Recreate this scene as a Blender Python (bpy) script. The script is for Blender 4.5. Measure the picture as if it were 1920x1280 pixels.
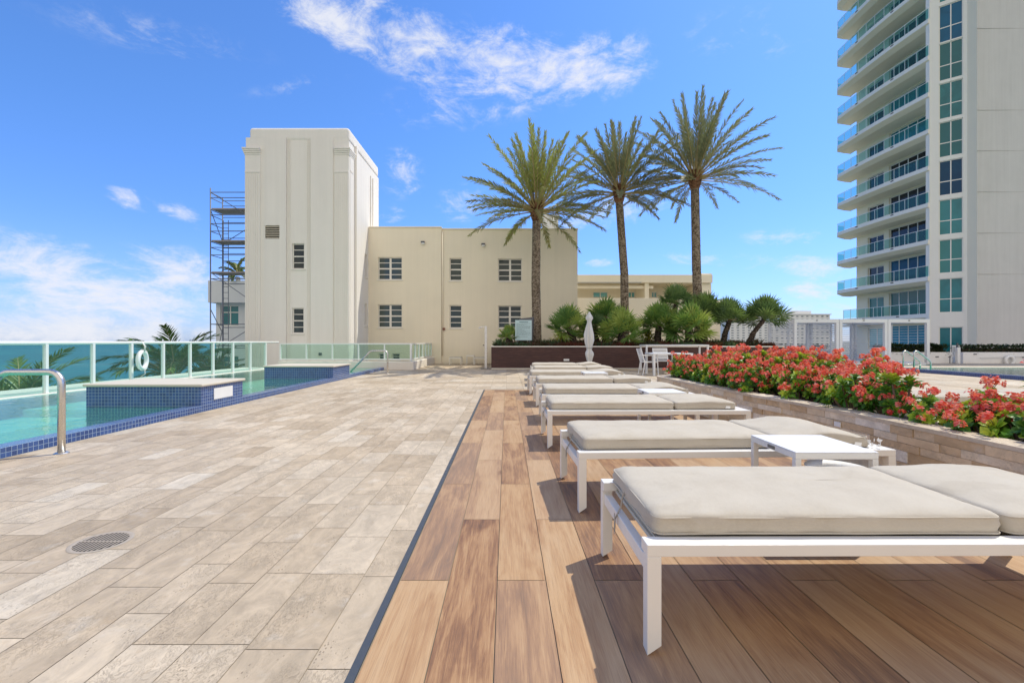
import bpy, bmesh, math, random
from mathutils import Vector, Matrix, noise
R = math.radians
random.seed(7)
S = bpy.context.scene
for o in list(bpy.data.objects): bpy.data.objects.remove(o)
COL = S.collection
F, CX, CY, H = 850.0, 950.0, 640.0, 1.10      # pixels, vanishing point, eye height

# ------------------------------------------------------------------ camera
cd = bpy.data.cameras.new('Camera'); cam = bpy.data.objects.new('Camera', cd); COL.objects.link(cam)
cd.sensor_width = 36; cd.lens = 36*F/1920; cd.shift_x = 10/1920
cd.clip_start = .05; cd.clip_end = 60000
cam.location = (0, 0, H); cam.rotation_euler = (R(90), 0, 0)
S.camera = cam
# ------------------------------------------------------------------ light
S.view_settings.view_transform = 'Standard'; S.view_settings.look = 'None'
S.view_settings.exposure = 0.20; S.view_settings.gamma = 1
SUND = Vector((.52, .35, 1)).normalized()
sl = bpy.data.lights.new('Sun', 'SUN'); sl.energy = 3.25; sl.angle = R(.5); sl.color = (1, .94, .80)
so = bpy.data.objects.new('Sun', sl); COL.objects.link(so); so.location = (10, 5, 30)
so.rotation_euler = SUND.to_track_quat('Z', 'Y').to_euler()
W = bpy.data.worlds.new('World'); S.world = W; W.use_nodes = True
SKY_STR = .15

class NT:
    """tiny node helper"""
    def __init__(s, tree): s.t = tree; s.n = tree.nodes; s.l = tree.links
    def new(s, t, **k):
        n = s.n.new(t)
        for a, b in k.items(): setattr(n, a, b)
        return n
    def link(s, a, b): s.l.new(a, b)
    def put(s, sock, v):
        if hasattr(v, 'is_linked') or hasattr(v, 'links'): s.l.new(v, sock)
        else:
            try: sock.default_value = v
            except Exception:
                sock.default_value = (v[0], v[1], v[2], 1) if len(v) == 3 else v[:3]
    def math(s, op, a, b=None, c=None, clamp=False):
        n = s.n.new('ShaderNodeMath'); n.operation = op; n.use_clamp = clamp
        s.put(n.inputs[0], a)
        if b is not None: s.put(n.inputs[1], b)
        if c is not None: s.put(n.inputs[2], c)
        return n.outputs[0]
    def vmath(s, op, a, b=None):
        n = s.n.new('ShaderNodeVectorMath'); n.operation = op
        s.put(n.inputs[0], a)
        if b is not None: s.put(n.inputs[1], b)
        return n.outputs['Value'] if op in ('LENGTH', 'DOT_PRODUCT') else n.outputs[0]
    def mix(s, f, a, b, mode='MIX'):
        n = s.n.new('ShaderNodeMix'); n.data_type = 'RGBA'; n.blend_type = mode
        s.put(n.inputs[0], f); s.put(n.inputs[6], a); s.put(n.inputs[7], b)
        return n.outputs[2]
    def noise(s, vec, scale, detail=4, rough=.55, dist=0, out=0):
        n = s.n.new('ShaderNodeTexNoise'); s.put(n.inputs['Vector'], vec)
        n.inputs['Scale'].default_value = scale; n.inputs['Detail'].default_value = detail
        n.inputs['Roughness'].default_value = rough; n.inputs['Distortion'].default_value = dist
        return n.outputs[out]
    def ramp(s, f, stops, interp='LINEAR'):
        n = s.n.new('ShaderNodeValToRGB'); s.put(n.inputs[0], f); e = n.color_ramp.elements
        n.color_ramp.interpolation = interp
        while len(e) < len(stops): e.new(.5)
        for i, (p, c) in enumerate(stops):
            e[i].position = p; e[i].color = (c, c, c, 1) if isinstance(c, (int, float)) else (*c, 1)
        return n.outputs[0]
    def range(s, v, a, b, c=0, d=1, smooth=True):
        n = s.n.new('ShaderNodeMapRange'); s.put(n.inputs[0], v)
        if smooth: n.interpolation_type = 'SMOOTHSTEP'
        for i, x in enumerate((a, b, c, d)): n.inputs[i+1].default_value = x
        return n.outputs[0]

# sky: Nishita, with thin clouds laid out by direction (azimuth, elevation) on the dome
w = NT(W.node_tree); w.n.clear()
sky = w.new('ShaderNodeTexSky', sky_type='NISHITA', sun_disc=False)
sky.sun_elevation = math.asin(SUND.z); sky.sun_rotation = math.atan2(SUND.x, SUND.y)
sky.altitude = 0; sky.air_density = 1.0; sky.dust_density = .5; sky.ozone_density = 3.5
tc = w.new('ShaderNodeTexCoord')
d = w.vmath('NORMALIZE', tc.outputs['Generated'])
sp = w.new('ShaderNodeSeparateXYZ'); w.link(d, sp.inputs[0])
az = w.math('ARCTAN2', sp.outputs[0], sp.outputs[1]); el = w.math('ARCSINE', sp.outputs[2])
cb = w.new('ShaderNodeCombineXYZ'); w.link(az, cb.inputs[0]); w.link(el, cb.inputs[1])
ae = cb.outputs[0]
def ang(x, y):
    dx = x-CX; return math.atan2(dx, F), math.atan2(CY-y, math.hypot(F, dx))
# (x, y, half-length px, half-height px, tilt in degrees, strength) of every cloud, read off the photograph as directions
CL = [(640, 48, 150, 42, -12, 1.0), (800, 95, 190, 58, -16, 1.05), (960, 125, 170, 62, -8, .95), (1110, 130, 130, 55, 3, .9),
      (900, 190, 220, 45, 8, .45), (1020, 160, 90, 40, 10, .7), (560, 160, 120, 16, 20, .22),
      (40, 490, 360, 62, -6, 1.05), (200, 555, 340, 75, -8, 1.15), (340, 510, 120, 50, -10, .9), (120, 620, 460, 60, 0, 1.2), (-150, 560, 300, 130, 0, .9),
      (240, 372, 48, 24, -15, .8), (340, 402, 60, 22, -20, .8), (752, 325, 46, 44, 35, .85), (733, 402, 34, 20, 10, .6),
      (1290, 487, 110, 20, -3, .75), (1140, 400, 130, 34, 5, .6), (870, 380, 60, 40, 10, .55), (1115, 492, 40, 10, 0, .6),
      (1500, 500, 120, 26, -8, .7), (1480, 445, 110, 20, -6, .5), (1540, 540, 100, 30, 0, .7), (1500, 600, 200, 40, 0, .7),
      (300, 70, 260, 40, 6, .22), (1390, 70, 160, 50, -12, .25), (2300, 300, 500, 120, -8, .5), (-700, 300, 500, 90, 8, .6), (1480, 640, 500, 26, 0, .5)]
mask = None
for x, y, a, b, t, s_ in CL:
    ca, ce = ang(x, y); k = math.cos(ca)
    ra = a/F*k*k; rb = b/F*k
    m_ = w.new('ShaderNodeMapping', vector_type='TEXTURE'); w.link(ae, m_.inputs[0])
    m_.inputs['Location'].default_value = (ca, ce, 0); m_.inputs['Rotation'].default_value = (0, 0, R(t))
    m_.inputs['Scale'].default_value = (ra, rb, 1)
    q = w.math('MULTIPLY', w.range(w.vmath('LENGTH', m_.outputs[0]), 1.25, 0, 0, 1), s_)
    mask = q if mask is None else w.math('MAXIMUM', mask, q)
# several octaves of wispy noise, stretched along the streaks
mp = w.new('ShaderNodeMapping'); w.link(ae, mp.inputs[0]); mp.inputs['Scale'].default_value = (1, 2.0, 1); mp.inputs['Rotation'].default_value = (0, 0, R(14))
n1 = w.noise(mp.outputs[0], 9, 11, .68, .6)
n2 = w.noise(mp.outputs[0], 30, 8, .68, .3)
nn = w.math('ADD', w.math('MULTIPLY', n1, .72), w.math('MULTIPLY', n2, .28))
dens = w.math('ADD', w.math('MULTIPLY', mask, .62), w.math('MULTIPLY', w.math('SUBTRACT', nn, .5), 3.0))
dens = w.math('MULTIPLY', w.range(dens, .02, .92, 0, 1), w.range(mask, 0, .30, 0, 1))
# hazier air low down
hz = w.range(el, -.02, .22, .20, 0)
hs = w.new('ShaderNodeHueSaturation'); w.link(sky.outputs[0], hs.inputs['Color'])
hs.inputs['Saturation'].default_value = 1.0; hs.inputs['Value'].default_value = 1.0
skyc = w.mix(1.0, hs.outputs[0], (.58, .89, 1.30), 'MULTIPLY')
skyc = w.mix(w.range(el, 0, .45, 1, 0), skyc, w.mix(1.0, skyc, (.98, .85, .99), 'MULTIPLY'))
skyc = w.mix(hz, skyc, (3.5, 3.9, 5.5))
skyc = w.mix(w.math('MULTIPLY', dens, .93), skyc, (5.0, 5.1, 5.5))
# unseen warm bright clouds behind the camera, added as fill for the shaded facades
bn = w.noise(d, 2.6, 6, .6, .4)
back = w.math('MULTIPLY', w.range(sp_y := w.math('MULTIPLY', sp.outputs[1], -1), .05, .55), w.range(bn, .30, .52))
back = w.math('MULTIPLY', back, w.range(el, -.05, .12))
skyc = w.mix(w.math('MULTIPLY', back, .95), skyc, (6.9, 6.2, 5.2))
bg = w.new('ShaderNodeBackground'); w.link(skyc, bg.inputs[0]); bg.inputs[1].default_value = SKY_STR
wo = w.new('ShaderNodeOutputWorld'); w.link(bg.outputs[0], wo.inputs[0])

# ------------------------------------------------------------------ mesh helper
def wloc(o):
    v = Vector((0, 0, 0))
    while o is not None: v = v+o.location; o = o.parent
    return v
def P(x, y, Y):                         # point at depth Y seen at photo pixel (x, y)
    return Vector(((x-CX)/F*Y, Y, H+(CY-y)/F*Y))
class MB:
    def __init__(s, T=None): s.v = []; s.f = []; s.m = []; s.c = []; s.T = T; s.mi = 0; s.cc = None
    def add(s, vs, fs):
        b = len(s.v)
        if s.T: vs = [s.T(*p) for p in vs]
        s.v += [tuple(p) for p in vs]
        for f in fs: s.f.append([b+i for i in f]); s.m.append(s.mi); s.c.append(s.cc or (.5, .5, .5))
        return s
    def box(s, x0, x1, y0, y1, z0, z1):
        return s.add([(x0, y0, z0), (x1, y0, z0), (x1, y1, z0), (x0, y1, z0), (x0, y0, z1), (x1, y0, z1), (x1, y1, z1), (x0, y1, z1)],
                     [(0, 3, 2, 1), (4, 5, 6, 7), (0, 1, 5, 4), (1, 2, 6, 5), (2, 3, 7, 6), (3, 0, 4, 7)])
    def quad(s, a, b, c, d): return s.add([a, b, c, d], [(0, 1, 2, 3)])
    def bar(s, p, q, wd, ht, up=(0, 0, 1)):
        p = Vector(p); q = Vector(q); t = (q-p).normalized(); u = Vector(up)
        if abs(t.dot(u)) > .98: u = Vector((0, 1, 0))
        a = t.cross(u).normalized(); b = a.cross(t); a *= wd/2; b *= ht/2
        return s.add([p-a-b, p+a-b, p+a+b, p-a+b, q-a-b, q+a-b, q+a+b, q-a+b],
                     [(0, 3, 2, 1), (4, 5, 6, 7), (0, 1, 5, 4), (1, 2, 6, 5), (2, 3, 7, 6), (3, 0, 4, 7)])
    def tube(s, pts, r, n=8, closed=False, cap=True):
        pts = [Vector(p) for p in pts]; N = len(pts); vs = []; fs = []; pa = None
        rs = r if isinstance(r, (list, tuple)) else [r]*N
        for i, p in enumerate(pts):
            if closed: t = pts[(i+1) % N]-pts[i-1]
            else: t = pts[min(i+1, N-1)]-pts[max(i-1, 0)]
            t.normalize()
            if pa is None:
                u = Vector((0, 0, 1)) if abs(t.z) < .9 else Vector((1, 0, 0)); a = t.cross(u).normalized()
            else:
                a = pa-t*pa.dot(t); a.normalize()
            pa = a; b = t.cross(a)
            for k in range(n):
                th = 2*math.pi*k/n; vs.append(p+(a*math.cos(th)+b*math.sin(th))*rs[i])
        for i in range(N if closed else N-1):
            j = (i+1) % N
            for k in range(n): fs.append((i*n+k, i*n+(k+1) % n, j*n+(k+1) % n, j*n+k))
        if cap and not closed: fs += [tuple(range(n-1, -1, -1)), tuple((N-1)*n+k for k in range(n))]
        return s.add(vs, fs)
    def lathe(s, c, prof, n=16):
        vs = []; fs = []
        for r, z in prof:
            for k in range(n):
                t = 2*math.pi*k/n; vs.append((c[0]+r*math.cos(t), c[1]+r*math.sin(t), c[2]+z))
        for i in range(len(prof)-1):
            for k in range(n): fs.append((i*n+k, i*n+(k+1) % n, (i+1)*n+(k+1) % n, (i+1)*n+k))
        fs += [tuple(range(n-1, -1, -1)), tuple((len(prof)-1)*n+k for k in range(n))]
        return s.add(vs, fs)
    def build(s, name, mats, parent=None, smooth=False, bevel=0, seg=2, uv=True):
        me = bpy.data.meshes.new(name)
        vs = [Vector(p) for p in s.v]
        if parent is not None: off = wloc(parent)
        elif vs:
            xs = [p.x for p in vs]; ys = [p.y for p in vs]
            off = Vector(((min(xs)+max(xs))/2, (min(ys)+max(ys))/2, min(p.z for p in vs)))
        else: off = Vector((0, 0, 0))
        me.from_pydata([tuple(p-off) for p in vs], [], s.f)
        if not isinstance(mats, (list, tuple)): mats = [mats]
        for m in mats: me.materials.append(m)
        me.polygons.foreach_set('material_index', s.m)
        if smooth: me.polygons.foreach_set('use_smooth', [True]*len(s.f))
        cl = []; ul = []
        for i, f in enumerate(s.f):
            c = s.c[i]
            for _ in f: cl += [c[0], c[1], c[2], 1]
        at = me.color_attributes.new('tv', 'FLOAT_COLOR', 'CORNER'); at.data.foreach_set('color', cl)
        if uv:
            for i, f in enumerate(s.f):
                a, b, c = vs[f[0]], vs[f[1]], vs[f[2]]; n = (b-a).cross(c-b)
                ax, ay, az_ = abs(n.x), abs(n.y), abs(n.z)
                for k in f:
                    p = vs[k]
                    ul += (p.x, p.y) if az_ >= ax and az_ >= ay else ((p.y, p.z) if ax > ay else (p.x, p.z))
            ly = me.uv_layers.new(name='UVMap'); ly.data.foreach_set('uv', ul)
        me.validate(); me.update()
        if not smooth or bevel:
            bm = bmesh.new(); bm.from_mesh(me)
            if bevel: bmesh.ops.recalc_face_normals(bm, faces=bm.faces)
            bm.to_mesh(me); bm.free()
        o = bpy.data.objects.new(name, me); COL.objects.link(o)
        if parent is not None: o.parent = parent
        else: o.location = off
        if bevel:
            b = o.modifiers.new('Bevel', 'BEVEL'); b.width = bevel; b.segments = seg; b.limit_method = 'ANGLE'; b.angle_limit = R(40)
            b.harden_normals = False
        return o
def tag(o, label=None, cat=None, group=None, kind=None):
    if label: o['label'] = label
    if cat: o['category'] = cat
    if group: o['group'] = group
    if kind: o['kind'] = kind
    return o
def empty(name, loc, label, cat, group=None):
    o = bpy.data.objects.new(name, None); COL.objects.link(o); o.location = loc; o.empty_display_size = .2
    return tag(o, label, cat, group)
def copy_tree(o, parent=None):
    c = o.copy(); COL.objects.link(c); c.parent = parent
    for ch in list(o.children): copy_tree(ch, c)
    return c
def place(o, loc, rz=0, sc=1, label=None):
    o.location = loc; o.rotation_euler = (0, 0, rz); o.scale = (sc, sc, sc) if isinstance(sc, (int, float)) else sc
    if label: o['label'] = label
    return o

# ------------------------------------------------------------------ materials
def mat(name, col=(.5, .5, .5), rough=.6, metal=0, spec=.5):
    m = bpy.data.materials.new(name); m.use_nodes = True
    b = m.node_tree.nodes['Principled BSDF']
    b.inputs['Base Color'].default_value = (*col, 1); b.inputs['Roughness'].default_value = rough
    b.inputs['Metallic'].default_value = metal; b.inputs['Specular IOR Level'].default_value = spec
    return m, NT(m.node_tree), b
def pos(t, off=None):
    g = t.new('ShaderNodeNewGeometry').outputs['Position']
    return g
def att(t):
    return t.new('ShaderNodeAttribute', attribute_name='tv')
def bump(t, b, h, dist=.002, strength=1.0):
    n = t.new('ShaderNodeBump'); t.put(n.inputs['Height'], h); n.inputs['Distance'].default_value = dist; n.inputs['Strength'].default_value = strength
    t.link(n.outputs[0], b.inputs['Normal'])
def scaled(t, v, sx, sy, sz):
    return t.vmath('MULTIPLY', v, (sx, sy, sz))
M = {}
def stucco(name, col, var=.06, streak=.05, rough=.85):
    m, t, b = mat(name, col, rough, spec=.25)
    p = pos(t)
    n = t.noise(p, .7, 5, .6); st = t.noise(scaled(t, p, 3, 3, .12), 1.6, 5, .6); fine = t.noise(p, 60, 3)
    k = t.math('ADD', t.math('MULTIPLY', t.math('SUBTRACT', n, .5), var*2), t.math('MULTIPLY', t.math('SUBTRACT', st, .5), streak*2))
    k = t.math('ADD', k, 1.0)
    cc = t.vmath('SCALE', col); t.n[-1].inputs['Scale'].default_value = 1
    t.link(k, t.n[-1].inputs['Scale'])
    t.link(cc, b.inputs['Base Color']); bump(t, b, fine, .003, .5)
    M[name] = m; return m
stucco('cream_stucco', (.86, .775, .61), .07, .06); stucco('white_stucco', (.84, .80, .71), .04, .05); stucco('tower_stucco', (.84, .80, .73), .05, .07)
stucco('grey_stucco', (.60, .59, .57), .08, .09); stucco('soffit', (.85, .76, .58), .03, .02); stucco('parapet', (.74, .69, .61), .08, .08)
stucco('far_stucco', (.74, .74, .72), .05, .03); stucco('pool_wall', (.80, .79, .77), .05, .05); stucco('yellow_stucco', (.87, .79, .61), .05, .05)
stucco('coping', (.60, .55, .45), .12, .02, .7); stucco('concrete', (.45, .43, .40), .12, .1)
def plain(name, col, rough=.5, metal=0, spec=.5, var=.06, sc=6, bmp=0):
    m, t, b = mat(name, col, rough, metal, spec)
    tcn = t.new('ShaderNodeTexCoord').outputs['Object']
    n = t.noise(tcn, sc, 5, .6)
    t.link(t.mix(n, tuple(c*(1-var) for c in col), tuple(min(1, c*(1+var)) for c in col)), b.inputs['Base Color'])
    r = t.noise(tcn, sc*3, 4, .6); t.link(t.range(r, .3, .7, max(.02, rough-.08), min(1, rough+.1)), b.inputs['Roughness'])
    if bmp: bump(t, b, t.noise(tcn, 140, 3), bmp, .5)
    M[name] = m; return m
plain('white_metal', (.80, .78, .73), .38, var=.04); plain('white_paint', (.78, .78, .77), .45, var=.05)
plain('rail_white', (.80, .81, .78), .35, var=.03)
plain('steel', (.66, .63, .59), .30, 1, var=.08, sc=9); plain('dark_steel', (.12, .12, .13), .5, .6); plain('trim_metal', (.10, .11, .12), .45, .5)
plain('scaffold_steel', (.20, .21, .24), .5, .5); plain('plank_board', (.36, .31, .26), .8)
plain('black_rubber', (.02, .02, .02), .7); plain('brown_box', (.22, .08, .05), .5); plain('dark_gap', (.03, .028, .025), .9)
plain('ring_white', (.82, .82, .80), .4); plain('rope', (.75, .75, .70), .8); plain('sign_face', (.50, .66, .68), .45, var=.05); plain('sign_ink', (.12, .20, .22), .6)
plain('trim_white', (.82, .78, .70), .5, var=.03); plain('louver', (.74, .76, .78), .5, var=.04); plain('drain_rim', (.40, .34, .27), .6, var=.2, sc=20); plain('vent_dark', (.20, .18, .15), .7)
plain('soil', (.07, .05, .035), .95, var=.4, sc=20, bmp=.01); plain('umbrella_cloth', (.66, .66, .64), .85, var=.06, sc=8, bmp=.001)
plain('cord_fabric', (.42, .38, .32), .9); plain('sling', (.55, .52, .44), .8); plain('scuff_tag', (.85, .85, .83), .6)
plain('deck_platform', (.66, .67, .68), .6, var=.08, sc=1.5); plain('roof_grey', (.40, .40, .38), .8)
plain('plate', (.80, .80, .78), .4); plain('lamp_white', (.85, .85, .82), .3)

# cushion fabric
m, t, b = mat('cushion_fabric', (.60, .54, .45), .92, spec=.15); M['cushion'] = m
oc = t.new('ShaderNodeTexCoord').outputs['Object']
n = t.noise(oc, 4, 5, .6); n2 = t.noise(scaled(t, oc, 1, .5, 1), 90, 3, .7)
f = t.math('ADD', t.math('MULTIPLY', n, .7), t.math('MULTIPLY', n2, .3))
cc_ = t.ramp(f, [(.25, (.475, .42, .335)), (.5, (.545, .49, .40)), (.78, (.60, .545, .45))])
oi_ = t.new('ShaderNodeObjectInfo').outputs['Random']; so_ = t.n.new('ShaderNodeCombineXYZ'); t.link(t.math('MULTIPLY', oi_, 40), so_.inputs[0])
st_ = t.range(t.noise(t.vmath('ADD', oc, so_.outputs[0]), 2.3, 6, .7, 1.0), .54, .68)
t.link(t.mix(t.math('MULTIPLY', st_, .20), cc_, (.36, .30, .22)), b.inputs['Base Color'])
wv = t.new('ShaderNodeTexWave', bands_direction='X'); t.put(wv.inputs['Vector'], oc); wv.inputs['Scale'].default_value = 170; wv.inputs['Distortion'].default_value = .6
wv2 = t.new('ShaderNodeTexWave', bands_direction='Y'); t.put(wv2.inputs['Vector'], oc); wv2.inputs['Scale'].default_value = 170; wv2.inputs['Distortion'].default_value = .6
bump(t, b, t.math('ADD', t.math('ADD', wv.outputs['Fac'], wv2.outputs['Fac']), t.math('MULTIPLY', t.noise(oc, 5, 2), 3)), .0012, .25)

# travertine: one tone per tile (attribute), veins along the tile, pits
def travertine(name, bright=1.0, axis='y', stops=None):
    m, t, b = mat(name, (.5, .45, .38), .55, spec=.35)
    a = att(t); sep = t.new('ShaderNodeSeparateColor'); t.link(a.outputs['Color'], sep.inputs[0])
    p = t.vmath('ADD', pos(t), t.vmath('MULTIPLY', a.outputs['Color'], (37, 91, 53)))
    base = t.ramp(sep.outputs[0], stops or [(0, (.43, .335, .225)), (.3, (.495, .395, .275)), (.65, (.545, .445, .32)), (.95, (.58, .485, .36)), (1, (.60, .52, .405))])
    vs = scaled(t, p, *((4.5, 2.2, 6) if axis == 'y' else (3, 3, 5)))
    v = t.noise(vs, 1.6, 8, .68, 1.2)
    v2 = t.noise(p, 26, 6, .7); v3 = t.noise(p, 2.2, 4, .6, .5)
    k = t.math('ADD', t.range(v, .28, .72, .80, 1.13), t.math('MULTIPLY', t.math('SUBTRACT', v2, .5), .22))
    k = t.math('ADD', k, t.math('MULTIPLY', t.math('SUBTRACT', v3, .5), .22))
    sc = t.n.new('ShaderNodeVectorMath'); sc.operation = 'SCALE'; t.link(base, sc.inputs[0]); t.link(k, sc.inputs['Scale'])
    # warm / cool drift and rusty veins
    col = t.mix(t.math('MULTIPLY', t.range(t.noise(vs, 3.1, 6, .7, 2), .55, .75), .45), sc.outputs[0], (.46, .33, .20))
    col = t.mix(t.math('MULTIPLY', t.range(t.noise(p, 7, 3, .6), .56, .8), .35), col, (.66, .62, .54))
    vo = t.new('ShaderNodeTexVoronoi'); t.put(vo.inputs['Vector'], scaled(t, p, 1, .55, 1)); vo.inputs['Scale'].default_value = 85
    pit = t.math('MULTIPLY', t.range(vo.outputs['Distance'], .30, .16), t.range(t.noise(vs, 2.6, 5, .7), .50, .66))
    col = t.mix(t.math('MULTIPLY', pit, .62), col, (.17, .125, .085))
    # crack-like fissures
    vn = t.noise(vs, 4.5, 10, .75, 2.5)
    fis = t.math('MULTIPLY', t.range(t.math('ABSOLUTE', t.math('SUBTRACT', vn, .5)), .016, .0), t.range(v3, .44, .58))
    col = t.mix(t.math('MULTIPLY', fis, .5), col, (.24, .18, .13))
    t.link(t.vmath('SCALE', col), b.inputs['Base Color']); t.n[-1].inputs['Scale'].default_value = bright
    stn = t.range(t.noise(pos(t), .55, 5, .62, .4), .35, .7, .88, 1.07)
    cs = t.n.new('ShaderNodeVectorMath'); cs.operation = 'SCALE'; t.link(col, cs.inputs[0]); t.link(t.math('MULTIPLY', stn, bright), cs.inputs['Scale']); t.link(cs.outputs[0], b.inputs['Base Color'])
    h = t.math('SUBTRACT', t.math('MULTIPLY', v2, .4), t.math('ADD', pit, fis))
    bump(t, b, h, .002, .6)
    t.link(t.range(v2, .2, .8, .45, .7), b.inputs['Roughness'])
    M[name] = m; return m
travertine('travertine', 1.06); travertine('bright_travertine', 1.12)
travertine('wall_stone', 1.0, 'z', [(0, (.56, .39, .22)), (.3, (.68, .51, .32)), (.65, (.76, .61, .42)), (.88, (.80, .69, .53)), (1, (.84, .78, .68))])
plain('grout', (.33, .27, .195), .95, var=.2, sc=3)

# wood-look planks
m, t, b = mat('wood_plank', (.45, .28, .16), .42, spec=.4); M['wood'] = m
a = att(t); sep = t.new('ShaderNodeSeparateColor'); t.link(a.outputs['Color'], sep.inputs[0])
p = t.vmath('ADD', pos(t), t.vmath('MULTIPLY', a.outputs['Color'], (17, 63, 0)))
g1 = t.noise(scaled(t, p, 1, .075, 1), 20, 7, .66, 1.1)
g2 = t.noise(scaled(t, p, 1, .030, 1), 210, 6, .72, .2)
g3 = t.noise(scaled(t, p, 1, .22, 1), 5.5, 4, .55, 1.2)
g4 = t.noise(scaled(t, p, 1, .012, 1), 420, 2, .6)
wv = t.new('ShaderNodeTexWave', bands_direction='X', wave_profile='SAW'); t.put(wv.inputs['Vector'], t.vmath('ADD', scaled(t, p, 1, .10, 1), t.vmath('MULTIPLY', t.noise(scaled(t, p, 1, .3, 1), 3.2, 3, .5, .6, out=1), (.22, .0, 0))))
wv.inputs['Scale'].default_value = 7; wv.inputs['Distortion'].default_value = 2.0; wv.inputs['Detail'].default_value = 3; wv.inputs['Detail Scale'].default_value = 1.4
f = t.math('ADD', t.math('MULTIPLY', g1, .34), t.math('MULTIPLY', g2, .34))
f = t.math('ADD', f, t.math('MULTIPLY', g3, .42)); f = t.math('ADD', f, t.math('MULTIPLY', wv.outputs['Fac'], .04))
f = t.math('ADD', f, t.math('MULTIPLY', t.math('SUBTRACT', sep.outputs[0], .5), .20))
base = t.ramp(f, [(.39, (.095, .032, .010)), (.48, (.235, .10, .034)), (.55, (.375, .195, .078)), (.65, (.485, .295, .14)), (.85, (.57, .39, .22))])
base = t.mix(t.math('MULTIPLY', sep.outputs[1], .35), base, (.50, .36, .24))
base = t.mix(t.math('MULTIPLY', t.range(g4, .52, .66), .30), base, (.17, .08, .035))
base = t.mix(.10, base, (.55, .43, .31))
vo = t.new('ShaderNodeTexVoronoi'); t.put(vo.inputs['Vector'], scaled(t, p, 1, .45, 1)); vo.inputs['Scale'].default_value = 1.5
kn = t.range(t.math('ADD', vo.outputs['Distance'], t.math('MULTIPLY', g1, .05)), .10, .045)
base = t.mix(t.math('MULTIPLY', kn, .75), base, (.15, .07, .035))
t.link(base, b.inputs['Base Color']); bump(t, b, t.math('ADD', g2, t.math('MULTIPLY', g4, .8)), .0007, .5)
t.link(t.range(g2, .2, .8, .42, .60), b.inputs['Roughness'])

# dark timber cladding
m, t, b = mat('dark_timber', (.05, .02, .018), .45, spec=.45); M['dark_timber'] = m
p = pos(t); g = t.noise(scaled(t, p, .12, 1, 1), 26, 6, .65, .4); g2 = t.noise(scaled(t, p, .3, 1, 1), 3, 4, .6)
f = t.math('ADD', t.math('MULTIPLY', g, .6), t.math('MULTIPLY', g2, .4))
t.link(t.ramp(f, [(.3, (.028, .010, .010)), (.52, (.065, .024, .020)), (.75, (.13, .055, .042))]), b.inputs['Base Color']); bump(t, b, g, .002, .4)

# blue mosaic
def mosaic(name, c1, c2, grout, sz=.05):
    m, t, b = mat(name, c1, .18, spec=.6)
    uv = t.new('ShaderNodeUVMap', uv_map='UVMap').outputs[0]
    br = t.new('ShaderNodeTexBrick'); br.offset = 0; br.squash = 1; t.put(br.inputs['Vector'], uv)
    br.inputs['Scale'].default_value = 1; br.inputs['Brick Width'].default_value = sz; br.inputs['Row Height'].default_value = sz
    br.inputs['Mortar Size'].default_value = sz*.055; br.inputs['Mortar Smooth'].default_value = .2; br.inputs['Bias'].default_value = -.1
    br.inputs['Color1'].default_value = (*c1, 1); br.inputs['Color2'].default_value = (*c2, 1); br.inputs['Mortar'].default_value = (*grout, 1)
    n = t.noise(pos(t), 9, 4)
    t.link(t.mix(t.math('MULTIPLY', n, .25), br.outputs['Color'], (.10, .22, .42)), b.inputs['Base Color'])
    t.link(t.range(br.outputs['Fac'], 0, 1, .16, .7), b.inputs['Roughness'])
    bump(t, b, t.math('ADD', t.math('SUBTRACT', 1, br.outputs['Fac']), t.math('MULTIPLY', t.noise(pos(t), 18, 2), .5)), .0015, .6)
    M[name] = m
mosaic('mosaic', (.014, .042, .17), (.032, .085, .28), (.30, .38, .48))
mosaic('mosaic_navy', (.015, .035, .17), (.03, .07, .26), (.16, .22, .36))

# water and glass: thin tinted sheets with fresnel reflection
def sheet(name, tint, rough=.02, ior=1.45, body=None, bodyf=0, wave=None):
    m = bpy.data.materials.new(name); m.use_nodes = True; t = NT(m.node_tree); t.n.clear()
    tr = t.new('ShaderNodeBsdfTransparent'); tr.inputs[0].default_value = (*tint, 1)
    gl = t.new('ShaderNodeBsdfGlossy'); gl.inputs['Roughness'].default_value = rough; gl.inputs[0].default_value = (.95, .97, .97, 1)
    fr = t.new('ShaderNodeFresnel'); bf_ = t.new('ShaderNodeNewGeometry').outputs['Backfacing']
    t.link(t.math('POWER', ior, t.math('SUBTRACT', 1, t.math('MULTIPLY', bf_, 2))), fr.inputs[0])
    base = tr.outputs[0]
    if body:
        df = t.new('ShaderNodeBsdfDiffuse'); df.inputs[0].default_value = (*body, 1)
        mx0 = t.new('ShaderNodeMixShader'); mx0.inputs[0].default_value = bodyf; t.link(base, mx0.inputs[1]); t.link(df.outputs[0], mx0.inputs[2]); base = mx0.outputs[0]
    mx = t.new('ShaderNodeMixShader'); t.link(fr.outputs[0], mx.inputs[0]); t.link(base, mx.inputs[1]); t.link(gl.outputs[0], mx.inputs[2])
    if wave:
        p = pos(t); h = t.math('ADD', t.noise(scaled(t, p, 1, 1, 1), wave[0], 3, .55, .3), t.math('MULTIPLY', t.noise(p, wave[0]*3.3, 2), .35))
        bn = t.new('ShaderNodeBump'); t.link(h, bn.inputs['Height']); bn.inputs['Distance'].default_value = wave[1]; bn.inputs['Strength'].default_value = 1
        t.link(bn.outputs[0], gl.inputs['Normal']); t.link(bn.outputs[0], fr.inputs['Normal'])
    o = t.new('ShaderNodeOutputMaterial'); t.link(mx.outputs[0], o.inputs[0])
    M[name] = m
sheet('rail_glass', (.80, .93, .885), .01, 1.22, (.45, .75, .66), .035)
sheet('balcony_glass', (.46, .74, .70), .01, 1.22, (.12, .42, .38), .12)
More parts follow.
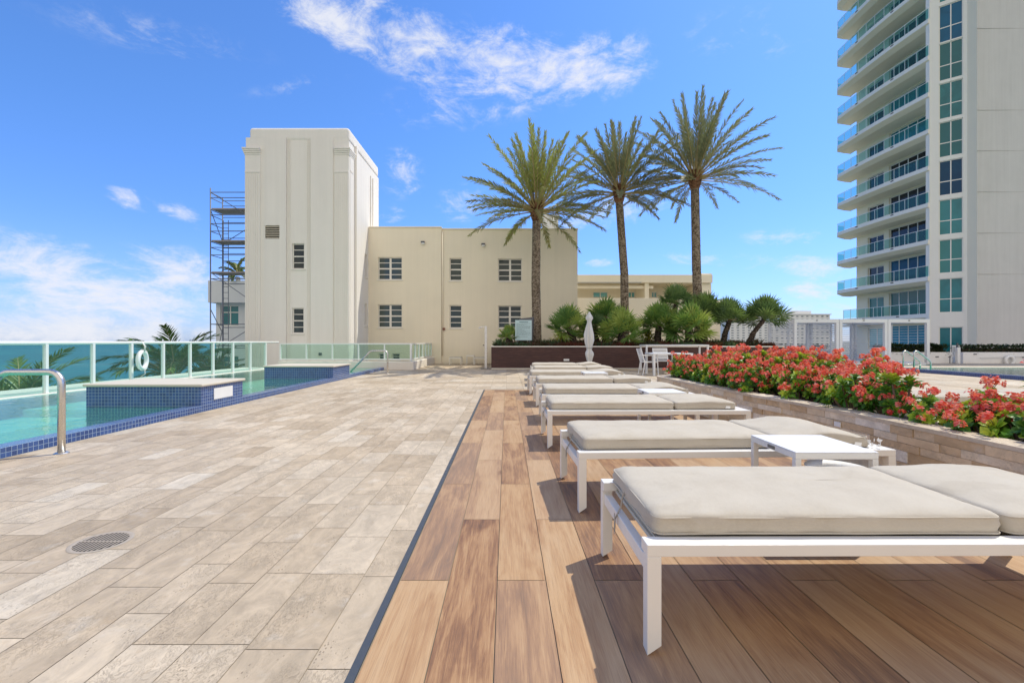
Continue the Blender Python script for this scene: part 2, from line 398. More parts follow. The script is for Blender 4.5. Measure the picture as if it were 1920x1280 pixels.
sheet('pool_water', (.46, .84, .72), .015, 1.30, (.12, .46, .36), .22, (3.2, .012))
m, t, b = mat('pool_plaster', (.52, .74, .68), .7); M['plaster'] = m
p = pos(t); n = t.noise(p, 90, 3, .7)
cau = t.noise(t.vmath('ADD', p, t.vmath('MULTIPLY', t.noise(p, 2.2, 2, .5, out=1), (.5, .5, .5))), 5, 2, .5)
t.link(t.mix(n, (.46, .70, .64), (.66, .84, .78)), b.inputs['Base Color'])
plain('pool_step', (.60, .78, .72), .6)
# window glass: dark rooms behind reflective panes
def pane(name, c1, c2, rough=.05, spec=.45):
    m, t, b = mat(name, c1, rough, spec=spec)
    oi = t.new('ShaderNodeObjectInfo').outputs['Random']
    p = pos(t); n = t.noise(t.vmath('ADD', p, t.vmath('MULTIPLY', (9., 7., 5.), oi)) if False else p, .9, 3, .6, .8)
    f = t.math('ADD', t.math('MULTIPLY', n, .6), t.math('MULTIPLY', oi, .5))
    t.link(t.mix(t.range(f, .3, .8), c1, c2), b.inputs['Base Color'])
    bump(t, b, t.noise(p, .8, 2), .01, .35)
    M[name] = m
pane('pane_dark', (.012, .020, .020), (.055, .08, .075)); pane('pane_teal', (.006, .08, .09), (.02, .20, .20)); pane('pane_blue', (.002, .05, .11), (.008, .12, .22), .05, .25)
pane('pane_black', (.008, .009, .012), (.03, .035, .04), .04, .5); pane('pane_aqua', (.15, .48, .52), (.28, .62, .64)); pane('pane_far', (.20, .23, .26), (.30, .33, .36), .2)
pane('pane_green', (.004, .12, .13), (.02, .22, .235)); pane('pane_blind', (.02, .20, .30), (.04, .32, .42), .25)

# ocean
m, t, b = mat('ocean', (.01, .10, .13), .35, spec=.10); M['ocean'] = m
p = pos(t); n = t.noise(scaled(t, p, 1, 1, 1), .03, 6, .65); n3 = t.noise(p, .0022, 4, .6)
f = t.math('ADD', t.math('MULTIPLY', n, .5), t.math('MULTIPLY', n3, .5))
t.link(t.ramp(f, [(.3, (.003, .065, .085)), (.5, (.005, .115, .125)), (.7, (.02, .20, .19))]), b.inputs['Base Color'])
bump(t, b, t.noise(p, .35, 4, .6), .35, .5)
# land
m, t, b = mat('land', (.2, .2, .18), .9); M['land'] = m
p = pos(t); n = t.noise(p, .03, 6, .6)
t.link(t.ramp(n, [(.35, (.05, .09, .03)), (.5, (.16, .16, .13)), (.65, (.30, .29, .27))]), b.inputs['Base Color'])

# foliage
def leafm(name, stops, rough=.5, trans=.25, src=0, spec=.35):
    m = bpy.data.materials.new(name); m.use_nodes = True; t = NT(m.node_tree); b = t.n['Principled BSDF']
    a = att(t); sep = t.new('ShaderNodeSeparateColor'); t.link(a.outputs['Color'], sep.inputs[0])
    n = t.noise(pos(t), 4.0, 3)
    f = t.math('ADD', t.math('MULTIPLY', sep.outputs[src], .8), t.math('MULTIPLY', n, .2))
    c = t.ramp(f, stops)
    t.link(c, b.inputs['Base Color']); b.inputs['Roughness'].default_value = rough; b.inputs['Specular IOR Level'].default_value = spec
    tl = t.new('ShaderNodeBsdfTranslucent'); t.link(t.mix(.35, c, (.35, .45, .05)), tl.inputs[0])
    mx = t.new('ShaderNodeMixShader'); mx.inputs[0].default_value = trans; t.link(b.outputs[0], mx.inputs[1]); t.link(tl.outputs[0], mx.inputs[2])
    t.link(mx.outputs[0], t.n['Material Output'].inputs[0])
    M[name] = m
leafm('date_leaf', [(0, (.30, .23, .12)), (.16, (.24, .23, .09)), (.5, (.34, .36, .11)), (.8, (.50, .48, .14)), (1, (.64, .58, .16))], .5, .34)
leafm('date_leaf_grey', [(0, (.27, .21, .13)), (.2, (.19, .19, .11)), (.55, (.25, .265, .155)), (.85, (.36, .34, .19)), (1, (.44, .38, .20))], .5, .25)
leafm('fan_leaf', [(0, (.03, .07, .02)), (.4, (.08, .18, .045)), (.75, (.18, .32, .07)), (1, (.42, .48, .10))], .42, .25)
leafm('fan_leaf_dark', [(0, (.025, .05, .02)), (.5, (.07, .14, .05)), (1, (.20, .30, .09))], .42, .2)
leafm('coconut_leaf', [(0, (.04, .07, .02)), (.5, (.09, .17, .04)), (1, (.30, .34, .08))], .4, .25)
leafm('spurge_leaf', [(0, (.03, .10, .02)), (.35, (.09, .26, .03)), (.65, (.34, .52, .045)), (1, (.66, .68, .08))], .35, .28)
leafm('spurge_flower', [(0, (.78, .025, .03)), (.35, (.93, .085, .085)), (.65, (.98, .22, .20)), (1, (1, .46, .40))], .55, .42)
leafm('cover_leaf', [(0, (.13, .02, .012)), (.35, (.07, .03, .02)), (.6, (.04, .09, .04)), (.85, (.10, .19, .08)), (1, (.30, .08, .03))], .5, .15)
leafm('hedge_leaf', [(0, (.012, .018, .010)), (.6, (.03, .055, .02)), (.9, (.06, .10, .03)), (1, (.14, .05, .05))], .4, .1)
leafm('yellow_leaf', [(0, (.30, .32, .03)), (1, (.55, .50, .05))], .45, .3)
plain('rachis', (.38, .30, .13), .6, var=.2); plain('stem_brown', (.16, .11, .075), .85, var=.3, sc=30)
def trunkm(name, c1, c2):
    m, t, b = mat(name, c1, .9, spec=.2); p = pos(t)
    a = att(t); sep = t.new('ShaderNodeSeparateColor'); t.link(a.outputs['Color'], sep.inputs[0])
    n = t.noise(scaled(t, p, 1, 1, 1.5), 14, 6, .7)
    f = t.math('ADD', t.math('MULTIPLY', sep.outputs[0], .32), t.math('MULTIPLY', n, .68))
    t.link(t.mix(t.range(f, .30, .68), c1, c2), b.inputs['Base Color']); bump(t, b, n, .02, .8); M[name] = m
trunkm('palm_trunk', (.085, .06, .04), (.33, .27, .20)); trunkm('boot_brown', (.09, .045, .025), (.30, .16, .09)); trunkm('fibre_dark', (.025, .02, .017), (.12, .09, .07))

# ------------------------------------------------------------------ setting: terrain, sea
mb = MB(); mb.quad((-30000, -8000, -18.6), (-34, -8000, -18.6), (-34, 30000, -18.6), (-30000, 30000, -18.6))
tag(mb.build('ocean', M['ocean']), kind='structure')
mb = MB(); mb.quad((-40, -8000, -18.5), (30000, -8000, -18.5), (30000, 30000, -18.5), (-40, 30000, -18.5))
tag(mb.build('ground', M['land']), kind='structure')
# ------------------------------------------------------------------ terrace slab and tiles
EDGE = -4.75                      # deck / pool line
WX0, WX1, WY1 = -.49, 3.00, 10.3  # timber-look field
mb = MB(); mb.box(-4.97, 14.85, -4, 22.75, -18.4, -.03); mb.box(14.85, 60, -4, 3.5, -18.4, -.03); mb.box(14.85, 60, 17.6, 40, -18.4, -.03); mb.box(-3.2, 14.85, 22.75, 40, -18.4, -.03)
tag(mb.build('terrace', M['concrete']), kind='structure')
mb = MB(); mb.quad((-4.75, -4, -.004), (14.6, -4, -.004), (14.6, 22.74, -.004), (-4.75, 22.74, -.004))
mb.quad((14.6, 17.6, -.004), (45, 17.6, -.004), (45, 30, -.004), (14.6, 30, -.004)); mb.quad((9, 22.74, -.004), (14.6, 22.74, -.004), (14.6, 30, -.004), (9, 30, -.004))
tag(mb.build('deck_joints', M['grout']), kind='structure')
def tiles(mb, x0, x1, y0, y1, wlo, whi, llo, lhi, gap, rnd, z=0):
    x = x0
    while x < x1-.02:
        wd = rnd.uniform(wlo, whi); xe = min(x+wd, x1)
        if x1-xe < .08: xe = x1
        y = y0-rnd.uniform(0, lhi)
        while y < y1:
            ln = rnd.choice([llo, (llo+lhi)/2, lhi])*rnd.uniform(.96, 1.04); ye = min(y+ln, y1); a_ = max(y, y0)
            if ye-a_ > .03:
                mb.cc = (rnd.random(), rnd.random(), rnd.random()); g = gap/2
                g2 = gap/2
                mb.quad((x+g, a_+g2, z), (xe-g, a_+g2, z), (xe-g, ye-g2, z), (x+g, ye-g2, z))
            y += ln
        x = xe
rr = random.Random(3)
mb = MB(); BRD = .147; TR = .034
tiles(mb, EDGE, WX0-TR-BRD, -3.5, WY1+.0, .165, .25, .42, .60, .0035, rr)
tiles(mb, WX0-TR-BRD, WX0-TR, -3.5, WY1+.0, .2, .2, .5, .75, .0035, rr)
tiles(mb, EDGE, 3.0, WY1, 22.74, .38, .42, .40, .80, .005, rr)
tiles(mb, 3.0, 14.6, -3.5, 22.74, .36, .44, .40, .80, .005, rr)
tiles(mb, 14.6, 45, 17.6, 30, .6, .6, .6, .8, .006, rr); tiles(mb, 9, 14.6, 22.74, 30, .6, .6, .6, .8, .006, rr)
tag(mb.build('travertine_deck', M['travertine']), kind='structure')
mb = MB(); mb.box(WX0-TR, WX0-.004, -3.5, WY1-.003, -.003, .004)
tag(mb.build('deck_trim_strip', M['trim_metal']), kind='structure')
mb = MB(); PW, PL = .2235, 1.41; rr = random.Random(11); i = 0; x = WX0
while x < WX1-.01:
    xe = min(x+PW, WX1); y = -3.5-(-3.5-(2.087 if i % 2 == 0 else 2.80)) % PL - 0
    y = (2.087 if i % 2 == 0 else 2.80)-PL*5
    while y < WY1:
        a_ = max(y, -3.5); ye = min(y+PL, WY1)
        if ye > a_+.02:
            mb.cc = (rr.random(), rr.random(), rr.random())
            mb.quad((x+.0018, a_+.0018, .002), (xe-.0018, a_+.0018, .002), (xe-.0018, ye-.0018, .002), (x+.0018, ye-.0018, .002))
        y += PL
    x = xe; i += 1
tag(mb.build('wood_deck', M['wood']), kind='structure')
# ------------------------------------------------------------------ left pool
PX0, PX1, PY0, PY1, WZ = -8.86, -4.95, 1.0, 17.5, .088
mb = MB(); mb.box(PX0-.3, PX1, PY0-.3, PY1+.3, -.75, -.70)
mb.box(PX1, PX1+.02, PY0, PY1, -.70, -.03); mb.box(PX0-.03, PX0, PY0, PY1, -.70, .06); mb.box(PX0, PX1, PY1, PY1+.02, -.7, .06); mb.box(PX0, PX1, PY0-.02, PY0, -.7, .06)
tag(mb.build('pool_basin', M['plaster']), kind='structure')
mb = MB(); mb.box(PX0, PX1, 8.3, 9.5, -.70, -.15); mb.box(-8.86, -7.6, PY0, PY1, -.70, -.28)
tag(mb.build('pool_ledge', M['pool_step']), kind='structure')
mb = MB()
mb.quad((PX0, PY0, WZ), (PX1, PY0, WZ), (PX1, PY1, WZ), (PX0, PY1, WZ))
tag(mb.build('pool_water', M['pool_water']), kind='structure')
mb = MB(); mb.box(-4.95, -4.75, PY0-.2, PY1+.05, -.02, .10)
tag(mb.build('pool_kerb', M['mosaic'], bevel=.004), kind='structure')
mb = MB(); mb.box(-10.25, -8.86, -1, 17.55, -18.4, .098)
tag(mb.build('pool_outer_ledge', M['parapet'], bevel=.01), kind='structure')
# ------------------------------------------------------------------ tiled blocks in the pool
def block(y0, y1, x0, label, plate=False):
    e = empty('spa_block', ((x0+EDGE)/2, (y0+y1)/2, -.7), label, 'pool block', 'tiled blocks standing in the pool')
    b = MB(); b.box(x0, EDGE-.001, y0, y1, -.7, .395); b.build('tiled_wall', M['mosaic'], e, bevel=.004)
    c = MB(); c.box(x0-.035, EDGE+.035, y0-.035, y1+.035, .395, .44); c.build('coping', M['coping'], e, bevel=.018, seg=3)
    if plate:
        q = MB(); q.box(EDGE, EDGE+.008, y0+.30, y0+.80, .16, .34); q.build('plate', M['plate'], e, bevel=.002)
block(7.05, 8.16, -6.54, 'blue mosaic block with stone top and a blank white plate, nearer one in the pool', True)
block(12.4, 13.7, -6.63, 'blue mosaic block with stone top and no plate, farther one in the pool')
# ------------------------------------------------------------------ stainless handrails on the left pool
def arc(c, a, b, r, t0, t1, n=7):
    return [Vector(c)+Vector(a)*r*math.cos(t0+(t1-t0)*i/n)+Vector(b)*r*math.sin(t0+(t1-t0)*i/n) for i in range(n+1)]
def handrail(loc, s, label, r=.026):
    e = empty('pool_handrail', loc, label, 'handrail', 'steel handrails of the left pool')
    x, y, z = loc; top = .80*s
    pts = [Vector((x, y, 0))]+arc((x-.12, y, top-.12), (1, 0, 0), (0, 0, 1), .12, 0, math.pi/2)
    pts += arc((x-.50, y, top-.16), (0, 0, 1), (-1, 0, 0), .16, 0, R(48), 5)
    q = pts[-1]; pts.append(q+Vector((-.72, 0, -.72*math.tan(R(46)))))
    mb = MB(); mb.tube(pts, r, 14); mb.build('pipe', M['steel'], e, smooth=True)
    f = MB(); f.lathe((x, y, 0), [(.062, 0), (.062, .006), (.05, .014), (.03, .018)], 20); f.build('flange', M['steel'], e, smooth=False)
handrail((-4.37, 4.45, .001), 1.0, 'large bent steel handrail at left edge of the picture beside the near pool kerb', .031)
handrail((-4.02, 15.3, .001), .98, 'small bent steel handrail at the far end of the left pool near the glass fence')
# ------------------------------------------------------------------ glass railing left
e = empty('glass_fence', (-8.93, 9, .098), 'long white railing with green glass panels along the sea side of the pool', 'fence')
mb = MB(); mb.tube([(-8.93, -1, 1.07), (-8.93, 17.72, 1.07)], .036, 12); mb.build('top_rail', M['rail_white'], e, smooth=True)
ys = [8.78-8+i for i in range(0, 17)]
for y in ys:
    if y < 17.8 and y > 0:
        b = MB(); b.box(-8.965, -8.895, y-.03, y+.03, .098, 1.05); b.build('post', M['rail_white'], e, bevel=.006)
for a_, b_ in zip(ys[:-1], ys[1:]):
    if b_ > 2 and b_ < 18: g = MB(); g.box(-8.945, -8.935, a_+.035, b_-.035, .11, 1.04); g.build('glass_panel', M['rail_glass'], e)
g = MB(); g.box(-8.945, -8.935, ys[-1]-.0+.035, 17.68, .11, 1.04)
# low wall with framed glass at the far end of the pool
e = empty('parapet_wall', (-6.2, 17.9, 0), 'low pale wall at the far end of the left pool turning back to the building', 'wall')
mb = MB(); mb.box(-8.9, -3.62, 17.62, 17.98, -18, .32); mb.box(-3.92, -3.60, 17.98, 22.7, -18, .32); mb.build('wall', M['parapet'], e, bevel=.02)
e = empty('glass_fence', (-6.2, 17.8, .32), 'white framed glass fence standing on the low wall at the far end of the pool', 'fence')
def framed(e, p, q, z0, z1, n):
    p = Vector(p); q = Vector(q); L = (q-p).length; u = (q-p)/L; nn_ = Vector((-u.y, u.x, 0))
    T = lambda a, b, c: p+u*a+nn_*b+Vector((0, 0, c))
    r_ = MB(T); r_.box(0, L, -.035, .035, z1-.05, z1); r_.build('top_rail', M['rail_white'], e, bevel=.006)
    r_ = MB(T); r_.box(0, L, -.02, .02, z0, z0+.045); r_.build('bottom_rail', M['rail_white'], e)
    for i in range(n+1):
        a = L*i/n; b = MB(T); b.box(a-.028, a+.028, -.03, .03, z0-.02, z1-.05); b.build('post', M['rail_white'], e, bevel=.004)
        if i < n: g = MB(T); g.box(a+.03, a+L/n-.03, -.004, .004, z0+.045, z1-.05); g.build('glass_panel', M['rail_glass'], e)
framed(e, (-8.88, 17.8, 0), (-3.77, 17.8, 0), .38, 1.03, 5)
framed(e, (-3.76, 17.85, 0), (-3.76, 22.6, 0), .38, 1.03, 6)

# ------------------------------------------------------------------ facade helper
def facade(mb, W0, W1, Z0, Z1, holes, depth=.12):
    """plane in (a, 0, z) with rectangular openings and reveals going to b=+depth; uses mb.T"""
    xs = sorted({W0, W1, *[h[0] for h in holes], *[h[1] for h in holes]}); zs = sorted({Z0, Z1, *[h[2] for h in holes], *[h[3] for h in holes]})
    for i in range(len(xs)-1):
        for j in range(len(zs)-1):
            cx, cz = (xs[i]+xs[i+1])/2, (zs[j]+zs[j+1])/2
            if any(h[0] < cx < h[1] and h[2] < cz < h[3] for h in holes): continue
            mb.quad((xs[i], 0, zs[j]), (xs[i+1], 0, zs[j]), (xs[i+1], 0, zs[j+1]), (xs[i], 0, zs[j+1]))
    for a, b, c, d_ in holes:
        mb.quad((a, 0, c), (a, depth, c), (a, depth, d_), (a, 0, d_)); mb.quad((b, 0, c), (b, depth, c), (b, depth, d_), (b, 0, d_))
        mb.quad((a, 0, c), (b, 0, c), (b, depth, c), (a, depth, c)); mb.quad((a, 0, d_), (b, 0, d_), (b, depth, d_), (a, depth, d_))
def window(T, e, a, b, c, d_, vbars, hbars, depth=.12, glass='pane_dark', fw=.045, frame='trim_white', sill=True, thick=.028):
    f = MB(T); y0 = depth-.05; y1 = depth-.005
    f.box(a, a+fw, y0, y1, c, d_); f.box(b-fw, b, y0, y1, c, d_); f.box(a+fw, b-fw, y0, y1, c, c+fw); f.box(a+fw, b-fw, y0, y1, d_-fw, d_)
    for v, t_ in vbars: f.box(v-t_/2, v+t_/2, y0+.006, y1-.002, c+fw, d_-fw)
    for z, t_ in hbars: f.box(a+fw, b-fw, y0+.010, y1-.004, z-t_/2, z+t_/2)
    if sill: f.box(a-.05, b+.05, -.035, depth-.055, c-.05, c-.002)
    w_ = f.build('window', M[frame], e)
    g = MB(T); g.quad((a, depth-.02, c), (b, depth-.02, c), (b, depth-.02, d_), (a, depth-.02, d_)); g.build('pane', M[glass], w_)
    return w_
# ------------------------------------------------------------------ stair tower
TY = 19.9
TX0, TX1 = -11.45, -6.92
e = empty('stair_tower', (-9.2, 22, -18.5), 'tall white windowed art deco tower with fluted corner pilasters and flat top', 'building')
T = lambda a, b, c: Vector((a, TY+b, c))
def px(x, Y=TY): return (x-CX)/F*Y
def pz(y, Y=TY): return H+(CY-y)/F*Y
wins = [(px(547), px(570), pz(504), pz(456)), (px(547), px(569), pz(625), pz(577)), (px(547), px(569), -2.4, -1.2)]
vent = (px(498), px(525), pz(448), pz(423))
CZ0 = -18.5
mb = MB(T); hd = .10
# front skin is layered: base plane, central bay proud, two panels prouder
facade(mb, TX0, TX1, CZ0, 9.9, [(px(497), px(625), CZ0, pz(258))], .02)
mb.T = None
side_w = [(22.1, 22.45, pz(520, 22.3), pz(477, 22.3)), (22.1, 22.45, pz(611, 22.3), pz(569, 22.3))]
sT = lambda a, b, c: Vector((TX1-b, a, c))
mb.T = sT; facade(mb, TY, 24.5, CZ0, 9.9, side_w, .12)
mb.T = None
mb.quad((TX0, TY, CZ0), (TX0, 24.5, CZ0), (TX0, 24.5, 9.9), (TX0, TY, 9.9)); mb.quad((TX0, 24.5, CZ0), (TX1, 24.5, CZ0), (TX1, 24.5, 9.9), (TX0, 24.5, 9.9))
mb.build('wall', M['tower_stucco'], e)
mb = MB(); mb.box(TX0+.13, TX1, TY, 24.5, 9.9, 10.5); mb.build('parapet', M['tower_stucco'], e, bevel=.14, seg=4)
# central bay
zt = pz(258)
mb = MB(lambda a, b, c: Vector((a, TY-.05+b, c)))
facade(mb, px(497), px(537), CZ0, zt, [vent], .14); facade(mb, px(583), px(625), CZ0, zt, [], .1)
mb.T = lambda a, b, c: Vector((a, TY+.03+b, c))
facade(mb, px(537), px(583), CZ0, zt-.02, wins, .12)
mb.T = None
for x in (px(497), px(537), px(583), px(625)): mb.quad((x, TY-.05, CZ0), (x, TY+.06, CZ0), (x, TY+.06, zt), (x, TY-.05, zt))
for a, b in ((497, 537), (583, 625)): mb.quad((px(a), TY-.05, zt), (px(b), TY-.05, zt), (px(b), TY+.01, zt), (px(a), TY+.01, zt))
for x in (539, 541.5, 544): mb.box(px(x)-.012, px(x)+.012, TY+.01, TY+.03, CZ0, zt-.03)
for x in (576, 578.5, 581): mb.box(px(x)-.012, px(x)+.012, TY+.01, TY+.03, CZ0, zt-.03)
mb.build('central_bay', M['tower_stucco'], e)
# pilasters
for x0, x1 in ((460, 489), (628, 655)):
    mb = MB(); a, b = px(x0), px(x1); zc = pz(324)
    if x1 == 655: b = TX1
    mb.box(a, b, TY-.035, TY-.001, CZ0, zc)
    n = 7
    for i in range(n):
        u = a+(b-a)*(i+.5)/n; mb.box(u-.022, u+.022, TY-.052, TY-.036, CZ0, zc-.03)
    mb.box(a, b, TY-.06, TY-.001, zc, zc+.05); mb.box(a, b, TY-.03, TY-.001, zc+.05, pz(291))
    mb.build('pilaster', M['tower_stucco'], e)
    mb = MB(); z0 = pz(291)
    for k in range(4): o_ = .05+.03*k; mb.box(a-(.03+.02*k if x0 == 460 else 0), b+(.03+.02*k if x1 == 655 else 0), TY-o_, TY-.001 if x0 == 460 else TY+.62, z0+.075*k, z0+.075*(k+1)-(0 if k == 3 else .002))
    mb.build('capital', M['tower_stucco'], e, bevel=.01)
mb = MB()
for y0, y1, h, pr in ((20.0, 20.45, pz(291, 20.2), .02), (20.62, 20.80, pz(276, 20.7), .10), (22.98, 23.10, pz(330, 23), .05), (23.35, 23.45, pz(335, 23.4), .05)):
    mb.box(TX1-.02, TX1+pr, y0, y1, CZ0, h)
mb.box(TX1+.02, TX1+.035, 20.05, 20.40, pz(324, 20.2), pz(324, 20.2)+.05)
mb.build('side_rib', M['tower_stucco'], e)
wT = lambda a, b, c: Vector((a, TY+.03+b, c))
for a, b, c, d_ in wins:
    window(wT, e, a, b, c, d_, [], [(c+(d_-c)*k, .03 if k != .5 else .05) for k in (.25, .5, .75)])
for a, b, c, d_ in side_w: window(sT, e, a, b, c, d_, [], [(c+(d_-c)*k, .03) for k in (.25, .5, .75)])
mb = MB(lambda a, b, c: Vector((a, TY-.05+b, c))); a, b, c, d_ = vent
mb.box(a, b, .10, .12, c, d_); vv = mb.build('vent', M['vent_dark'], e)
mb = MB(lambda a, b, c: Vector((a, TY-.05+b, c)))
for k in range(6):
    z = c+(d_-c)*(k+.45)/6; mb.add([(a, .0, z-.028), (b, .0, z-.028), (b, .085, z+.035), (a, .085, z+.035), (a, .0, z-.018), (b, .0, z-.018), (b, .085, z+.045), (a, .085, z+.045)], [(0, 3, 2, 1), (4, 5, 6, 7), (0, 1, 5, 4), (1, 2, 6, 5), (2, 3, 7, 6), (3, 0, 4, 7)])
mb.build('slat', M['coping'], vv)
mb = MB(); mb.box(px(599), px(604), TY-.10, TY-.05, pz(666), pz(661)); mb.build('outlet_box', M['dark_steel'], e)

# ------------------------------------------------------------------ hotel wing
HY = 22.8
e = empty('hotel_wing', (-1.2, 25, -18.5), 'low cream hotel wing with white louvred windows right of the tower', 'building')
hx = lambda x: px(x, HY); hz_ = lambda y: pz(y, HY)
T2 = lambda a, b, c: Vector((a, HY+b, c)); T1 = lambda a, b, c: Vector((a, HY-.12+b, c))
L = [(710, 755, 483, 525), (710, 755, 571, 614), (711, 724, 662, 674), (736, 751, 662, 674)]
Rr = [(843, 866, 484, 526), (843, 866, 572, 615), (934, 979, 485, 527), (934, 978, 573, 615)]
cv = lambda r: (hx(r[0]), hx(r[1]), hz_(r[3]), hz_(r[2]))
RX = hx(1083)
mb = MB(T1); facade(mb, -6.92, hx(828), CZ0, 6.78, [cv(r) for r in L], .14)
mb.T = None; z = 6.78
mb.quad((hx(828), HY-.12, CZ0), (hx(828), HY, CZ0), (hx(828), HY, z), (hx(828), HY-.12, z))
mb.quad((-6.92, HY-.12, z), (hx(828), HY-.12, z), (hx(828), 33, z), (-6.92, 33, z))
mb.T = T2; facade(mb, hx(828), RX, CZ0, 6.72, [cv(r) for r in Rr], .14); mb.T = None; z = 6.72
mb.quad((hx(828), HY, z), (RX, HY, z), (RX, 33, z), (hx(828), 33, z)); mb.quad((RX, HY, CZ0), (RX, 33, CZ0), (RX, 33, z), (RX, HY, z))
mb.build('wall', M['cream_stucco'], e)
mb = MB(); mb.box(-6.9, hx(828)+.02, HY-.16, HY+.1, 6.78, 6.84); mb.box(hx(828)+.022, RX+.03, HY-.04, HY+.2, 6.72, 6.78); mb.build('cornice', M['cream_stucco'], e, bevel=.015)
for r in L+Rr:
    TT = T1 if r in L else T2; a, b, c, d_ = cv(r)
    if r[3]-r[2] < 20: window(TT, e, a, b, c, d_, [], [((c+d_)/2, .03)], .14); continue
    vb = [((a+b)/2, .10)] if b-a > 1 else []
    window(TT, e, a, b, c, d_, vb, [(c+(d_-c)*k, .035 if k != .5 else .07) for k in (.24, .5, .76)], .14)
for x, y in ((794, 456), (906, 459)):
    off = -.12 if x < 828 else 0
    mb = MB(); X, Z = hx(x), hz_(y); mb.box(X-.09, X+.09, HY+off-.12, HY+off, Z-.02, Z+.06); w_ = mb.build('wall_light', M['dark_steel'], e, bevel=.01)
    mb = MB(); mb.box(X-.06, X+.09, HY+off-.13, HY+off-.015, Z-.09, Z-.025); mb.build('lens', M['lamp_white'], w_, bevel=.01)
mb = MB(); mb.tube([(hx(829.5), HY-.05, .4), (hx(829.5), HY-.05, 6.6)], .035, 8); mb.build('downpipe', M['cream_stucco'], e, smooth=True)
mb = MB(); mb.box(hx(830), hx(834.5), HY-.09, HY-.001, hz_(619), hz_(614.5)); mb.build('junction_box', M['brown_box'], e)
mb = MB(); mb.box(hx(1018)*1.1, hx(1046)*1.1, 24.8, 25.7, 6.7, P(0, 409, 25).z); w_ = mb.build('roof_vent', M['far_stucco'], e)
mb = MB(); mb.box(hx(1016)*1.1, hx(1048)*1.1, 24.75, 25.75, P(0, 409, 25).z, P(0, 405, 25).z); mb.build('cap', M['far_stucco'], w_)

# ------------------------------------------------------------------ low yellow building right of the wing
e = empty('terrace_building', (6, 31, -18.5), 'long pale yellow two storey building with terraces behind the date palms', 'building')
Y1, Y2, Y3 = 26.0, 29.0, 31.0
mb = MB(); x0 = px(1070, Y1); x1 = px(1340, Y1); x2 = px(1365, Y1)
mb.box(x0, x1, Y1, Y1+.25, CZ0, pz(559, Y1)); mb.box(x1, x2, Y1+.9, Y1+1.6, CZ0, pz(561, Y1)); mb.box(x1, x2-.2, Y1+1.6, Y1+5, CZ0, pz(561, Y1)-.2)
mb.build('terrace_wall', M['yellow_stucco'], e, bevel=.02)
mb = MB(); z0, z1, z2 = 3.0, pz(531, Y2), pz(516, Y2)
mb.box(px(1070, Y2), px(1225, Y2), Y2, Y2+.3, pz(541, Y2), z1-.16)
mb.box(px(1070, Y2), px(1333, Y2), Y2-.25, Y3+3, z1, z2)
mb.box(px(1208, Y2), px(1216, Y2), Y2-.1, Y3, 2.6, z1); mb.box(px(1310, Y2), px(1334, Y2), Y2, Y3+3, CZ0, z1-.01); mb.box(px(1312, Y2), px(1335, Y2), Y2+.02, Y2+3, z2, z2+.12)
mb.box(px(1262, Y2), px(1268, Y2), Y2, Y2+.2, 2.6, z1)
mb.build('upper_floor', M['yellow_stucco'], e, bevel=.015)
T3 = lambda a, b, c: Vector((a, Y3+b, c))
ww = [(1112, 1140), (1178, 1191), (1222, 1232), (1291, 1306)]
hol = [(px(a, Y3), px(b, Y3), pz(558, Y3), pz(547, Y3)) for a, b in ww]
mb = MB(T3); facade(mb, px(1070, Y3), px(1330, Y3), CZ0, z1+.1, hol, .12); mb.build('back_wall', M['yellow_stucco'], e)
for h in hol: window(T3, e, *h, [((h[0]+h[1])/2, .06)], [], .12, 'pane_aqua', .05, 'trim_white', False)
mb = MB(); mb.box(px(1070, Y2), px(1200, Y2), Y2-.30, Y2-.24, z1-.02, z1+.03); mb.build('gutter', M['roof_grey'], e)

# ------------------------------------------------------------------ building with balcony left of the tower, scaffold
BY = 25.0
e = empty('seaside_building', (-15, 27, -18.5), 'grey white building with balcony behind the scaffold left of the tower', 'building')
bx_ = lambda x: px(x, BY); bz = lambda y: pz(y, BY)
T4 = lambda a, b, c: Vector((a, BY+.6+b, c))
zz = lambda y: pz(y, BY+.6); xx = lambda x: px(x, BY+.6)
hol = [(xx(413), xx(447), zz(611), zz(572)), (xx(413), xx(447), -1.2, 0.3), (xx(413), xx(447), -4.2, -2.7)]
mb = MB(T4); facade(mb, xx(405), xx(520), CZ0, bz(560), hol, .15); mb.T = None
mb.quad((xx(405), BY+.6, CZ0), (xx(405), 32, CZ0), (xx(405), 32, bz(560)), (xx(405), BY+.6, bz(560)))
mb.box(xx(392), xx(404.8), BY+.7, 31, CZ0, -1.5)
mb.build('wall', M['far_stucco'], e)
mb = MB(); mb.box(bx_(390), bx_(520), BY, BY+.15, bz(567), bz(526)); mb.box(bx_(390), bx_(390)+.15, BY+.15, 32, bz(567), bz(526)); mb.box(bx_(390)+.15, bx_(520), BY+.15, 32, bz(567), bz(564)); mb.build('balcony', M['far_stucco'], e)
for h in hol: window(T4, e, *h, [((h[0]+h[1])/2, .06)], [(h[3]-.4, .06)], .15, 'pane_teal', .06, 'trim_white', False)
mb = MB()
for z in (bz(523), bz(519), bz(515)): mb.tube([(bx_(405), BY+.3, z), (bx_(520), BY+.3, z)], .015, 5)
for x in (406, 432, 458): mb.tube([(bx_(x), BY+.3, bz(526)), (bx_(x), BY+.3, bz(513))], .02, 5)
mb.build('railing', M['rail_white'], e)

